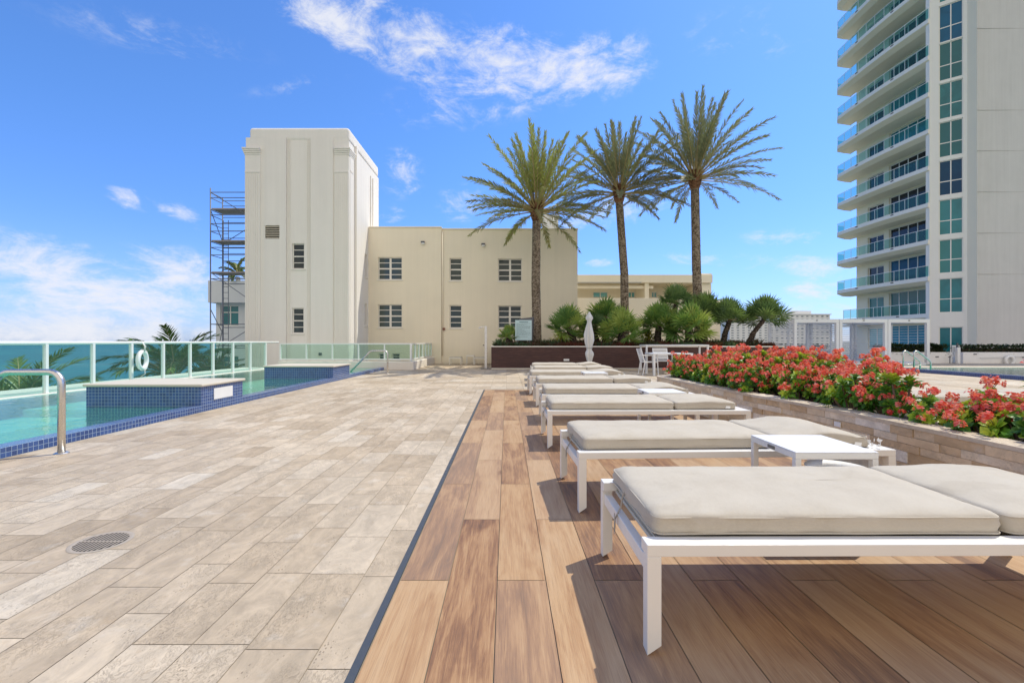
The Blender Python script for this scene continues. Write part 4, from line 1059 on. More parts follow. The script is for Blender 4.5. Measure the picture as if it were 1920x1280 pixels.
def make_bush(seed, n, hgt, rad, fl=1.5, stalk=False):
    rr = random.Random(seed); e = empty('flowering_shrub', (0, 0, 0), '', 'shrub')
    st, lf, fw = MB(), MB(), MB(); st.cc = (.5, .5, .5)
    for i in range(n):
        th = i*2.4+rr.uniform(-.4, .4); rd = rad*math.sqrt((i+.3)/n)*rr.uniform(.8, 1.15) if n > 1 else rr.uniform(0, .03)
        f_ = (rd/rad) if n > 1 else 0
        top = Vector((rd*math.cos(th), rd*math.sin(th), hgt*(1-.62*f_**2)*rr.uniform(.72, 1.12)))
        base = Vector((top.x*.3, top.y*.3, -.02)); mid = (base+top)/2+Vector((rr.uniform(-.03, .03), rr.uniform(-.03, .03), 0))
        st.tube([base, mid, top-Vector((0, 0, .02))], [.011, .009, .007], 5)
        ax = Vector((top.x*2.2, top.y*2.2, hgt*1.2)) if n > 1 else Vector((rr.uniform(-.2, .2), rr.uniform(-.3, .1), 1))
        big = 1.3 if stalk else 1.12
        heads = [(top, ax)]
        rosette(lf, top, ax, rr, rr.randint(15, 20) if not stalk else 24, .092*big, .040*big, rr.choice([.35, .6, .85, 1.0, 1.1]))
        if not stalk:
            for k_ in range(2):
                out = Vector((math.cos(th+rr.uniform(-1, 1)), math.sin(th+rr.uniform(-1, 1)), 0)); z = top.lerp(base, .22+.24*k_+rr.uniform(0, .1))+out*rr.uniform(.03, .10); a2 = out+Vector((0, 0, rr.uniform(.2, .9)))
                rosette(lf, z, a2, rr, 11, .10, .042, rr.choice([.15, .35, .6, .9])); heads.append((z, a2))
        for hd, a2 in heads:
            m_ = fl if hd is top else fl*.36
            for k_ in range(int(m_)+(rr.random() < m_ % 1)):
                d_ = (a2.normalized()+Vector((rr.uniform(-1, 1), rr.uniform(-1, 1), rr.uniform(-.2, .7)))*.8).normalized(); q = hd+d_*rr.uniform(.07, .13)
                st.tube([hd, hd.lerp(q, .6)+Vector((0, 0, .008)), q], .0022, 3, cap=False); cluster(fw, q, rr, rr.uniform(.024, .042), rr.randint(12, 22))
    st.build('stem', M['stem_brown'], e, uv=False); lf.build('foliage', M['spurge_leaf'], e, uv=False); fw.build('flowers', M['spurge_flower'], e, uv=False)
    return e
protos = [make_bush(31+i, 9, [.40, .36, .43, .34, .40][i], .22, [2.3, 1.0, 1.9, .7, 2.2][i]) for i in range(5)]
small = [make_bush(61+i, 5, .22, .16, 1.5) for i in range(3)]
stk = [make_bush(81, 1, .36, .1, 4, True), make_bush(82, 2, .37, .10, 3, True), make_bush(83, 3, .30, .14, 2.5, True)]
used = set(); G = 'dense red flowering shrubs filling the far part of the stone planter'
def put(pr, x, y, z, rz, sc, lb, g):
    o = pr if pr.name not in used else copy_tree(pr); used.add(pr.name); place(o, (x, y, z), rz, sc, lb)
    if g: o['group'] = g
    elif 'group' in o: del o['group']
rr = random.Random(17); y = 8.45
rows = []
while y > 4.0:
    xl = 2.98+.15 if y > 5.6 else (3.2 if y > 4.8 else 3.36)
    if y < 5.6: xl = 3.10+.28
    xr = 4.42 if y > 5.2 else 4.25
    x = xl+rr.uniform(0, .12)
    while x < xr:
        if x/y < .835: put(protos[rr.randrange(5)], x+rr.uniform(-.04, .04), y+rr.uniform(-.06, .06), .425, rr.uniform(0, 6.28), rr.uniform(.80, 1.18)*(1.0 if x > xl+.3 else .84), 'red flowering shrub in the dense bank of flowers along the stone planter', G)
        x += rr.uniform(.26, .34)
    y -= rr.uniform(.27, .33)
rr = random.Random(9)
sp_ = [(3.28+.12, 3.98, stk[0], 1.0, 'flowering plant on a tall bare stalk, leftmost beyond the dense flower bank'),
       (3.52, 3.90, stk[1], 1.02, 'tall leafy flowering plant right of the bare stalked one'),
       (3.40, 3.66, small[0], .8, 'low red flowering plant at the foot of the two tall stalked plants'),
       (3.62, 3.45, small[1], 1.1, 'bushy low plant with many pale red flowers right of the tall stalks'),
       (3.45, 3.28, small[2], .95, 'small plant with bright red flowers near the planter edge'),
       (3.78, 3.52, small[0], 1.1, 'low flowering plant at the back of the thin part of the bed'),
       (3.50, 3.06, small[1], 1.05, 'yellow green flowering plant overhanging the coping near the right edge'),
       (3.52, 2.90, stk[2], 1.0, 'large leafed plant with upright red flowers at the right edge of the picture'),
       (3.78, 3.14, stk[0], 1.18, 'tallest flower stalk at the right edge of the picture'),
       (3.60, 2.70, small[2], 1.2, 'flowering plant partly cut off by the right edge of the picture'),
       (3.44, 2.76, small[0], .7, 'small dark leafed plant on the soil behind the coping at far right')]
for x, y, pr, sc, lb in sp_: put(pr, x, y, .425, rr.uniform(0, 6.28), sc, lb, None)
mb = MB(); rr = random.Random(4)
for i in range(1700):
    x = rr.uniform(3.33, 4.4); y = rr.uniform(1.5, 8.5); a = rr.uniform(0, 6.28); s_ = rr.uniform(.008, .03)
    dx_, dy_ = s_*math.cos(a), s_*math.sin(a); mb.cc = (rr.random(), 0, 0)
    mb.add([(x, y, .428), (x+dx_, y+dy_, .432), (x+dx_-dy_*.4, y+dy_+dx_*.4, .437), (x-dy_*.4, y+dx_*.4, .43)], [(0, 1, 2, 3)])
tag(mb.build('leaf_litter', M['boot_brown'], uv=False), 'dry brown leaf litter scattered over the soil of the stone planter', 'leaf litter', kind='stuff')

# ------------------------------------------------------------------ dark timber planter
e = empty('timber_planter', (5.2, 20, 0), 'long dark red brown timber planter box with a thin white top edge', 'planter')
PLX0, PLX1, PLY = -.61, 11.0, 18.0
mb = MB(); mb.box(PLX0, PLX1, PLY, 22.7, .03, .88); mb.build('cladding', M['dark_timber'], e)
mb = MB()
for i in range(1, 8):
    z = .03+.85*i/8; mb.box(PLX0+.01, PLX1, PLY-.002, PLY+.02, z-.003, z+.003)
mb.build('board_joint', M['dark_gap'], e)
mb = MB(); mb.box(PLX0-.02, PLX1+.02, PLY-.03, PLY+.05, .88, .92); mb.box(PLX0-.02, PLX0+.05, PLY+.05, 22.7, .88, .92); mb.build('top_edge', M['trim_white'], e, bevel=.004)
mb = MB(); mb.box(PLX0+.06, PLX1-.05, PLY+.06, 22.68, .87, .90); mb.build('soil', M['soil'], e)
q = P(1062, 674.5, PLY); mb = MB(); mb.box(q.x-.11, q.x+.11, PLY-.03, PLY-.004, q.z-.04, q.z+.04); mb.build('socket', M['plate'], e, bevel=.005)
mb = MB(); mb.box(PLX0, PLX1, PLY-.14, PLY-.002, .001, .05); mb.build('plinth', M['coping'], e, bevel=.01)
mb = MB(); rr = random.Random(12)
for i in range(1500):
    x = rr.uniform(PLX0+.15, PLX1-.2); y = PLY+rr.choice([rr.uniform(.12, .6), rr.uniform(.1, 3.6)]); hh = rr.uniform(.10, .26)
    if y > PLY+.7: hh *= 1.7
    zone = noise.noise(Vector((x*1.3, y*.8, 2.0)))
    for k_ in range(9):
        t_ = rr.uniform(0, 6.28); ti = rr.uniform(.15, 1.1); d_ = Vector((math.cos(t_)*math.sin(ti), math.sin(t_)*math.sin(ti), math.cos(ti)))
        s_ = d_.cross(Vector((0, 0, 1))).normalized()*.014; p = Vector((x, y, .895))
        mb.cc = (min(1, max(0, .38+zone*.9+rr.uniform(-.25, .25))), 0, 0)
        mb.add([p-s_, p+s_, p+d_*hh*.6+s_*1.1, p+d_*hh-Vector((0, 0, hh*.12)), p+d_*hh*.6-s_*1.1], [(0, 1, 2, 3, 4)])
tag(mb.build('ground_cover', M['cover_leaf'], uv=False), 'low reddish and green spiky ground cover filling the dark timber planter', 'ground cover', kind='stuff')

# ------------------------------------------------------------------ date palms
def frond(lf, ra, base, azm, e0, L_, droop, rr, nl=46, ll=.34, tone=.5, wd=.020, vee=R(28)):
    pts = []; p = Vector(base); n = 14; side = Vector((-math.sin(azm), math.cos(azm), 0)); twist = rr.uniform(-.5, .5)
    for i in range(n+1):
        pts.append(p.copy()); t_ = i/n; el_ = e0-droop*(t_**1.6); d_ = Vector((math.cos(azm)*math.cos(el_), math.sin(azm)*math.cos(el_), math.sin(el_)))
        p = p+d_*L_/n
    ra.cc = (.5, .5, .5); ra.tube(pts, [.026*(1-.85*i/n)+.003 for i in range(n+1)], 4, cap=False)
    for i in range(nl):
        t_ = .16+.84*(i+.5)/nl; f_ = t_*n; j = min(n-1, int(f_)); q = pts[j].lerp(pts[j+1], f_-j); fw = (pts[j+1]-pts[j]).normalized()
        up = side.cross(fw).normalized()
        if up.z < 0 and e0 < 1.2: up = -up
        prof = min(1, (t_-.08)*4.5)*(1-.62*max(0, (t_-.45)/.55)**1.5)
        for sg in (-1, 1):
            k_ = math.cos(twist*t_); s2 = (side*k_+up*math.sin(twist*t_)).normalized(); u2 = fw.cross(s2)
            if u2.dot(up) < 0: u2 = -u2
            aa = R(40+rr.uniform(-9, 9))-R(14)*t_
            v_ = vee*rr.uniform(.2, 1.9)*(1 if rr.random() < .8 else -.6)
            d_ = (fw*math.cos(aa)+(s2*sg*math.cos(v_)+u2*math.sin(v_))*math.sin(aa)).normalized()
            l_ = ll*prof*rr.uniform(.8, 1.12); nn_ = d_.cross(fw).normalized(); w_ = nn_.cross(d_).normalized()*wd*.5
            w_ = (w_+nn_*rr.uniform(-.4, .4)*wd*.5)
            tip = q+d_*l_+Vector((0, 0, -.12*l_)); lf.cc = (min(1, max(0, tone+rr.uniform(-.13, .13))), rr.random(), 0)
            m_ = q+d_*l_*.45; lf.add([q-w_*.5, m_-w_, tip, m_+w_, q+w_*.5], [(0, 1, 2, 3, 4)])
def trunk_mesh(mb, pts, r0, r1, rings=90, n=22, amp=.07, rr=None, skirt=0):
    vs = []; cs = []
    def cur(t_):
        f_ = t_*(len(pts)-1); j = min(len(pts)-2, int(f_)); u_ = f_-j
        return Vector(pts[j]).lerp(Vector(pts[j+1]), u_)
    base = len(mb.v)
    for i in range(rings+1):
        t_ = i/rings; c = cur(t_); r_ = r0+(r1-r0)*t_
        for k_ in range(n):
            th = 2*math.pi*(k_+.5*(i % 2))/n
            saw = ((i*.5+k_*.0) % 1.0)
            r2 = r_*(1+amp*(1 if (i+k_*1) % 2 == 0 else -1)*rr.uniform(.3, 1)+rr.uniform(-.015, .015))
            vs.append((c.x+r2*math.cos(th), c.y+r2*math.sin(th), c.z))
    fs = []
    for i in range(rings):
        for k_ in range(n):
            a = i*n+k_; b = i*n+(k_+1) % n; c_ = (i+1)*n+(k_+1) % n; d_ = (i+1)*n+k_
            fs.append((a, b, c_, d_))
    for f_ in fs: mb.cc = (rr.random(), 0, 0); s0 = len(mb.v)
    mb.cc = None; mb.add(vs, fs)
    for q in range(len(mb.f)-len(fs), len(mb.f)): mb.c[q] = (rr.random(), 0, 0)
def date_palm(xb, xt, yt, yb, Y, seed, label, leafmat, nf=70, L_=3.5, boot=True, rt=.175):
    rr = random.Random(seed); b = P(xb, yb, Y); t_ = P(xt, yt, Y); b.z = .9
    b = Vector((px(xb, Y), Y, .88))
    e = empty('date_palm', b, label, 'palm tree', 'date palms in the dark timber planter')
    m1 = b.lerp(t_, .5)+Vector((.10 if seed == 2 else -.04, 0, 0))
    mb = MB(); trunk_mesh(mb, [b, b.lerp(m1, .5), m1, m1.lerp(t_, .5), t_], rt*1.12, rt, 120, 24, .05, rr); mb.build('trunk', M['palm_trunk'], e, uv=False)
    mb = MB()
    for i in range(150):
        z = i/150; th = i*2.39996; r_ = rt*(1.0+.55*math.sin(z*math.pi*.62)); c = t_+Vector((0, 0, -.12+z*.75))
        d_ = Vector((math.cos(th), math.sin(th), 0)); s_ = Vector((-d_.y, d_.x, 0))*.055
        mb.cc = (rr.random(), 0, 0); a = c+d_*r_*.7; q = c+d_*(r_+.05)+Vector((0, 0, .16)); mb.add([a-s_, a+s_, q+s_*.6, q-s_*.6, a-s_+Vector((0, 0, .14))-d_*.03, a+s_+Vector((0, 0, .14))-d_*.03], [(0, 1, 2, 3), (0, 3, 4), (1, 5, 2), (3, 2, 5, 4)])
    mb.lathe((t_.x, t_.y, t_.z-.1), [(rt*.98, 0), (rt*1.3, .25), (rt*1.45, .5), (rt*1.0, .75), (rt*.4, .9)], 14); mb.build('boot', M['boot_brown'], e, uv=False)
    lf, ra = MB(), MB()
    for i in range(nf):
        u_ = (i+.5)/nf; azm = i*2.39996+rr.uniform(-.25, .25)
        e0 = R(86-100*u_**1.06+rr.uniform(-8, 8)); l_ = L_*rr.uniform(.88, 1.08)*(1-.10*u_)
        dr = R(8+20*u_+rr.uniform(-7, 10))
        l_ *= .76+.24*min(1, u_/.35)
        c = t_+Vector((.18*math.cos(azm), .18*math.sin(azm), .30+.42*(1-u_)))
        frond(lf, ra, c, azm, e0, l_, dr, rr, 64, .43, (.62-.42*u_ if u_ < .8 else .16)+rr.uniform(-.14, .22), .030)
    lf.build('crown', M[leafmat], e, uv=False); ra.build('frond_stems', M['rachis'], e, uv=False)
date_palm(1007, 1006, 412, 645, 19.5, 1, 'leftmost and lowest date palm, yellow green crown before the cream wing', 'date_leaf', 72, 3.3)
date_palm(1172, 1161, 378, 640, 20.5, 2, 'middle date palm with slightly leaning trunk and grey green crown', 'date_leaf_grey', 66, 3.15, rt=.165)
date_palm(1312, 1303, 352, 640, 20.5, 3, 'rightmost and tallest date palm with wide spreading crown', 'date_leaf_grey', 70, 3.6, rt=.178)

# ------------------------------------------------------------------ fan palms
def fan(lf, ra, base, d_, pet, L_, rr, tone, nseg=22):
    d_ = d_.normalized(); hub = base+d_*pet; ra.cc = (.5, .5, .5); ra.tube([base, base.lerp(hub, .5)+Vector((0, 0, .01)), hub], .007, 3, cap=False)
    s_ = d_.cross(Vector((0, 0, 1)))
    if s_.length < .1: s_ = Vector((1, 0, 0))
    s_.normalize(); nn_ = s_.cross(d_).normalized(); ro = rr.uniform(-.85, .85); s_, nn_ = (s_*math.cos(ro)+nn_*math.sin(ro)), (nn_*math.cos(ro)-s_*math.sin(ro)); cu = rr.uniform(-.1, .35)
    tp = rr.uniform(.1, .7); d0 = d_; d_ = (d_*math.cos(tp)+nn_*math.sin(tp)).normalized(); nn_ = s_.cross(d_).normalized()
    for i in range(nseg):
        a = R(-118+236*(i+.5)/nseg+rr.uniform(-3, 3)); q = (d_*math.cos(a)+s_*math.sin(a)); l_ = L_*rr.uniform(.88, 1.08)*(1-.18*abs(a)/2.1)
        q = (q+nn_*(.10+cu*abs(a)*.25+(.06 if i % 2 else -.06))).normalized(); w_ = nn_.cross(q).normalized()*.5*L_*.10
        lf.cc = (min(1, max(0, tone+rr.uniform(-.10, .10))), 0, 0)
        m_ = hub+q*l_*.5; tip = hub+q*l_+Vector((0, 0, -l_*.07)); lf.add([hub, m_-w_+nn_*.006, tip, m_+w_+nn_*.006], [(0, 1, 2, 3)])
def fan_palm(name, xb, xc, yc, Y, rad, seed, label, m_='fan_leaf', nf=46, lean=None, full=False, tone=.5, rt=.09):
    rr = random.Random(seed); b = Vector((px(xb, Y), Y, .88)); c = P(xc, yc, Y)
    e = empty('fan_palm', b, label, 'fan palm', 'fan palms in the dark timber planter')
    lf, ra, tk = MB(), MB(), MB(); top = c-Vector((0, 0, rad*.22))
    if top.z < 1.0: top.z = 1.0
    midp = b.lerp(top, .5)+Vector(((xb-xc)*.004, 0, -.02))
    trunk_mesh(tk, [b, midp, top], rt*1.25, rt, max(8, int((top.z-b.z)/.05)), 12, .18, rr); tk.build('trunk', M['fibre_dark'], e, uv=False)
    tk = MB()
    for i in range(90):
        th = rr.uniform(0, 6.28); z = rr.uniform(0, 1); q = b.lerp(midp, z*2) if z < .5 else midp.lerp(top, z*2-1); d2 = Vector((math.cos(th), math.sin(th), rr.uniform(-.5, .9))).normalized()
        tk.cc = (rr.random(), 0, 0); s_ = d2.cross(Vector((0, 0, 1))).normalized()*.012; q = q+d2*rt*.8; tk.add([q-s_, q+s_, q+d2*.11], [(0, 1, 2)])
    tk.build('fibres', M['fibre_dark'], e, uv=False)
    nf = int(nf*.92)
    for i in range(nf):
        u_ = (i+.5)/nf; th = i*2.39996+rr.uniform(-.3, .3); el_ = R(84-(118 if full else 98)*u_+rr.uniform(-12, 12))
        d2 = Vector((math.cos(th)*math.cos(el_), math.sin(th)*math.cos(el_), math.sin(el_)))
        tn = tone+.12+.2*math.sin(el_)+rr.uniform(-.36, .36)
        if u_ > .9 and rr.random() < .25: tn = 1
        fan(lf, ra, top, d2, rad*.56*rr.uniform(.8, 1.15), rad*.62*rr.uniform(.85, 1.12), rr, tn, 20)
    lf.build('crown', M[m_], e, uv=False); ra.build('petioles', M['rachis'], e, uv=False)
k19 = 19.2/850
FP = [(955, 955, 628, 19.0, .55, 'smallest fan palm, left of the white notice board', 'fan_leaf', 22, False, .85, 62),
      (1078, 1066, 605, 19.3, .98, 'loose olive fan palm left of the closed umbrella', 'fan_leaf', 38, True, .55, 43),
      (1120, 1112, 612, 19.9, .80, 'dark fan palm directly behind the closed umbrella', 'fan_leaf_dark', 34, True, .45, 44),
      (1135, 1135, 590, 20.4, .95, 'olive fan palm in front of the middle date palm trunk', 'fan_leaf', 40, True, .45, 45),
      (1165, 1165, 612, 18.9, 1.0, 'bright green fan palm right of the closed umbrella', 'fan_leaf', 52, True, .72, 46),
      (1232, 1236, 598, 19.6, .98, 'green fan palm left of the tall dark trunked one', 'fan_leaf', 44, True, .6, 47),
      (1252, 1268, 562, 19.9, .85, 'tallest fan palm with dark trunk and high crown', 'fan_leaf_dark', 36, False, .6, 48),
      (1292, 1290, 605, 18.9, 1.05, 'round bright fan palm in front of the rightmost date palm', 'fan_leaf', 54, True, .66, 49),
      (1320, 1322, 580, 20.2, 1.0, 'broad grey green fan palm behind the round bright one', 'fan_leaf_dark', 38, False, .7, 50),
      (1355, 1368, 592, 19.4, .92, 'dark fan palm with upright trunk right of the round bright one', 'fan_leaf_dark', 42, False, .5, 51),
      (1402, 1434, 588, 19.0, .95, 'rightmost fan palm with a strongly leaning trunk', 'fan_leaf_dark', 40, False, .55, 52)]
for xb, xc, yc, Y, rad, lb, m_, nf, full, tone, sd in FP: fan_palm('fan_palm', xb, xc, yc, Y, rad, sd, lb, m_, nf, None, full, tone, .10 if sd in (51, 52, 48) else .12)
# yellow shrubs low between the palms
for j, (x, lb) in enumerate(((1056, 'low yellow leaved shrub under the left fan palm'), (1215, 'low yellow leaved shrub between the bright fan palm and the tall one'))):
    rr = random.Random(70+j); mb = MB(); c = P(x, 628, 20)
    for i in range(260):
        th = rr.uniform(0, 6.28); r_ = rr.uniform(0, .5); p = Vector((c.x+r_*math.cos(th), 20+r_*math.sin(th), .9+rr.uniform(0, .5))); d_ = Vector((rr.uniform(-1, 1), rr.uniform(-1, 1), rr.uniform(.1, 1.3)))
        leaf(mb, p, d_, Vector((0, 0, 1)), .2, .07, rr.random(), rr)
    tag(mb.build('yellow_shrub', M['yellow_leaf'], uv=False), lb, 'shrub')

# ------------------------------------------------------------------ notice board
YS = 18.7; a, b_ = P(966, 638, YS), P(997, 600, YS)
e = empty('notice_board', ((a.x+b_.x)/2, YS, .88), 'pale blue green rules notice on a dark slanted backing in the timber planter', 'sign')
mb = MB(); mb.add([(a.x-.01, YS+.02, a.z), (b_.x+.02, YS+.02, a.z), (b_.x+.06, YS+.12, b_.z+.13), (a.x+.18, YS+.12, b_.z+.07), (a.x-.01, YS+.05, a.z), (b_.x+.05, YS+.06, a.z), (b_.x+.10, YS+.16, b_.z+.13), (a.x+.18, YS+.16, b_.z+.07)], [(0, 3, 2, 1), (4, 5, 6, 7), (0, 1, 5, 4), (1, 2, 6, 5), (2, 3, 7, 6), (3, 0, 4, 7)]); mb.build('backing', M['dark_steel'], e)
mb = MB(); mb.box(a.x, b_.x, YS-.01, YS+.01, a.z, b_.z); fc = mb.build('face', M['sign_face'], e, bevel=.003)
mb = MB(); rr = random.Random(2); Wd = b_.x-a.x
mb.box(a.x+Wd*.25, a.x+Wd*.78, YS-.013, YS-.0105, b_.z-.095, b_.z-.065)
for i in range(17):
    z = b_.z-.15-i*.034; x = a.x+.05
    while x < b_.x-.06-(.12 if i > 14 else 0):
        l_ = rr.uniform(.03, .12); x2 = min(x+l_, b_.x-.05); mb.box(x, x2, YS-.013, YS-.0105, z, z+.011); x = x2+.014
        if rr.random() < .08: break
mb.build('printed_lines', M['sign_ink'], fc)
mb = MB(); mb.box(a.x+.06, a.x+.11, YS+.02, YS+.06, .88, b_.z-.1); mb.box(b_.x-.11, b_.x-.06, YS+.02, YS+.06, .88, b_.z-.1); mb.build('post', M['dark_steel'], e)

# ------------------------------------------------------------------ outdoor shower
SX, SYY = (911-CX)/F*18.3, 18.3
e = empty('outdoor_shower', (SX, SYY, 0), 'slim steel outdoor shower column left of the timber planter', 'shower')
mb = MB(); mb.box(SX-.05, SX+.05, SYY-.04, SYY+.04, .01, 1.72); mb.build('column', M['steel'], e, bevel=.006)
mb = MB(); mb.box(SX-.28, SX-.051, SYY-.025, SYY+.025, 1.67, 1.70); mb.lathe((SX-.25, SYY, 1.62), [(.05, 0), (.05, .03), (.02, .045)], 14); mb.build('shower_head', M['steel'], e)
mb = MB(); mb.lathe((SX-.09, SYY, .93), [(.028, 0), (.028, .04)], 10); mb.build('knob', M['dark_steel'], e)
mb = MB(); mb.box(SX-.2, SX+.2, SYY-.2, SYY+.2, .001, .012); mb.build('base_plate', M['dark_steel'], e, bevel=.003)

# low stools and table by the wall
def stool(x0, x1, Y, dpt, zt_, label, nm='low_stool', sling=True):
    a, b = px(x0, Y), px(x1, Y); e = empty(nm, ((a+b)/2, Y, 0), label, 'stool' if sling else 'side table', 'white low furniture by the wing wall' )
    for x in (a, b-.04):
        for y in (Y, Y+dpt-.04): mb = MB(); mb.box(x, x+.04, y, y+.04, .001, zt_); mb.build('leg', M['trim_white'], e)
    mb = MB(); mb.box(a+.04, b-.04, Y, Y+.04, zt_-.05, zt_); mb.box(a+.04, b-.04, Y+dpt-.04, Y+dpt, zt_-.05, zt_); mb.box(a, a+.04, Y+.04, Y+dpt-.04, zt_-.05, zt_); mb.box(b-.04, b, Y+.04, Y+dpt-.04, zt_-.05, zt_); mb.build('frame', M['trim_white'], e)
    mb = MB(); mb.box(a+.005, b-.005, Y+.005, Y+dpt-.005, zt_+.001, zt_+(.03 if sling else .012)); mb.build('seat' if sling else 'tabletop', M['sling'] if sling else M['trim_white'], e, bevel=.008)
stool(842, 865, 21.6, .62, .33, 'leftmost low white stool by the wing wall'); stool(888, 910, 21.4, .66, .33, 'low white stool behind the shower column'); stool(874, 889, 22.0, .42, .42, 'small white table between the two low stools', 'low_table', False)

# ------------------------------------------------------------------ closed parasol
YU = 16.4; c = P(1105, 640, YU)
e = empty('closed_parasol', (c.x, YU, 0), 'closed pale grey parasol on a white pole before the timber planter', 'parasol')
mb = MB(); mb.tube([(c.x, YU, .04), (c.x, YU, 2.15)], .024, 10); mb.build('pole', M['white_paint'], e, smooth=True)
mb = MB(); mb.lathe((c.x, YU, .001), [(.3, 0), (.3, .05), (.28, .06), (.05, .065), (.045, .25)], 24); mb.build('base', M['white_paint'], e)
prof = [(2.17, .02), (2.12, .045), (2.0, .13), (1.93, .15), (1.86, .10), (1.8, .085), (1.6, .15), (1.35, .21), (1.15, .215), (1.02, .17), (.88, .11), (.80, .10), (.70, .17), (.62, .19), (.52, .15), (.42, .12), (.34, .07)]
mb = MB(); n = 48; vs = []
for j, (z, r_) in enumerate(prof):
    for k_ in range(n):
        th = 2*math.pi*k_/n; fold = .40*abs(math.sin(th*4+z*.9))+.26*math.cos(th*3+z*2.5)-.1; nz_ = noise.noise(Vector((math.cos(th)*2, math.sin(th)*2, z*3)))*.3
        rr_ = max(.028, .84*r_*(.82+fold*.6+nz_)); zz_ = z+(noise.noise(Vector((th*1.3, 4, 1)))*.16 if j == len(prof)-1 else 0)
        vs.append((c.x+rr_*math.cos(th), YU+rr_*math.sin(th), zz_))
mb.add(vs, [(j*n+k_, j*n+(k_+1) % n, (j+1)*n+(k_+1) % n, (j+1)*n+k_) for j in range(len(prof)-1) for k_ in range(n)]); mb.build('canopy', M['umbrella_cloth'], e, smooth=True)
mb = MB(); mb.tube([(c.x+.115*math.cos(R(20*i)), YU+.115*math.sin(R(20*i)), .86) for i in range(18)], .012, 5, closed=True); mb.build('strap', M['cord_fabric'], e)

# ------------------------------------------------------------------ dining table and chairs
def dining_table(x0, x1, Y, dpt, h, label):
    a, b = px(x0, Y), px(x1, Y); e = empty('dining_table', ((a+b)/2, Y+dpt/2, 0), label, 'table')
    mb = MB(); mb.box(a, b, Y, Y+dpt, h-.04, h); mb.build('tabletop', M['louver'], e, bevel=.004)
    for x in (a+.01, b-.07):
        for y in (Y+.01, Y+dpt-.07): mb = MB(); mb.box(x, x+.06, y, y+.06, .001, h-.041); mb.build('leg', M['louver'], e)
dining_table(1225, 1300, 14.6, .9, .72, 'white square dining table behind the left end of the flowers')
dining_table(1211, 1330, 16.6, .8, .98, 'long high white bar table against the timber planter')
def chair(x, Y, rz, label):
    e = empty('armchair', (0, 0, 0), label, 'chair', 'white armchairs at the dining table')
    for sx in (-1, 1):
        mb = MB(); mb.tube([(.24, sx*.25, 0), (.21, sx*.25, .42), (.20, sx*.25, .64)], .017, 6); mb.build('leg', M['white_paint'], e)
        mb = MB(); mb.tube([(-.27, sx*.25, 0), (-.20, sx*.25, .43), (-.33, sx*.25, .86)], .017, 6); mb.build('leg', M['white_paint'], e)
        mb = MB(); mb.bar((-.27, sx*.25, .645), (.23, sx*.25, .645), .045, .02); mb.build('armrest', M['white_paint'], e)
    mb = MB(); mb.box(-.21, .23, -.24, .24, .41, .44); mb.build('seat', M['white_paint'], e, bevel=.004)
    mb = MB()
    for i in range(7):
        t_ = i/6; p = Vector((-.215-.10*t_, 0, .50+.34*t_)); mb.bar(p+Vector((0, -.24, 0)), p+Vector((0, .24, 0)), .008, .045)
    mb.build('backrest', M['white_paint'], e)
    return place(e, (x, Y, .001), rz, 1)
chair(px(1218, 14.9), 15.0, 0, 'white armchair facing right at the left side of the dining table')
chair(px(1240, 16.0), 15.85, R(-90), 'white armchair behind the dining table with its back to the timber planter')

# ------------------------------------------------------------------ pergola with louvred cabanas
YP0, YP1 = 22.3, 24.6
xs4 = [px(1489, YP0), px(1574, YP0), px(1665, YP0), px(1744, YP0)]
mb = MB(); mb.box(13.2, 19.35, 20.9, 25.4, .001, .12); tag(mb.build('cabana_platform', M['deck_platform'], bevel=.01), kind='structure')
mb = MB(); mb.box(13.2, 16.6, 19.9, 20.88, .001, .05)
ZT = 2.20
for i in range(3):
    a, b = xs4[i], xs4[i+1]; lb = ['leftmost white louvred cabana of the pergola row', 'middle white louvred cabana of the pergola row', 'rightmost open cabana of the pergola row, before the apartment tower'][i]
    e = empty('cabana', ((a+b)/2, YP0, .12), lb, 'pergola', 'white cabanas of the pergola row'); a2, b2 = a+.012, b-.012
    for x in (a2+.07, b2-.07):
        for y in (YP0+.07, YP1-.07):
            mb = MB(); mb.box(x-.07, x+.07, y-.07, y+.07, .0 if i == 2 and x > b2-.1 else .12, ZT-.18); mb.build('post', M['louver'], e, bevel=.004)
    mb = MB(); mb.box(a2, b2, YP0, YP0+.08, ZT-.18, ZT); mb.box(a2, b2, YP1-.08, YP1, ZT-.18, ZT); mb.box(a2, a2+.08, YP0+.08, YP1-.08, ZT-.18, ZT); mb.box(b2-.08, b2, YP0+.08, YP1-.08, ZT-.18, ZT); mb.build('beam', M['louver'], e, bevel=.004)
    mb = MB(); y = YP0+.16
    while y < YP1-.1: mb.box(a2+.081, b2-.081, y, y+.09, ZT-.10, ZT-.06); y += .16
    mb.build('roof_slat', M['louver'], e)
    def screen(p, q, nm='louvre_screen'):
        mb = MB(); p = Vector(p); q = Vector(q); z = .17
        while z < ZT-.16: mb.bar(p+Vector((0, 0, z)), q+Vector((0, 0, z)), .02, .040); z += .105
        mb.build(nm, M['louver'], e)
    if i < 2: screen((a2+.10, YP1-.05, 0), (b2-.10, YP1-.05, 0)); mb = MB(); mx_ = (a2+b2)/2; mb.box(mx_-.04, mx_+.04, YP1-.09, YP1-.01, .12, ZT-.181); mb.build('post', M['louver'], e)
    if i < 2: screen((b2-.05, YP0+.1, 0), (b2-.05, YP1-.1, 0))
    if i == 0: screen((a2+.05, YP0+.1, 0), (a2+.05, YP1-.1, 0))
    mb = MB(); mb.box((a2+b2)/2-.04, (a2+b2)/2+.04, YP0-.02, YP0-.001, ZT-.09, ZT-.05); mb.build('lamp', M['dark_steel'], e)

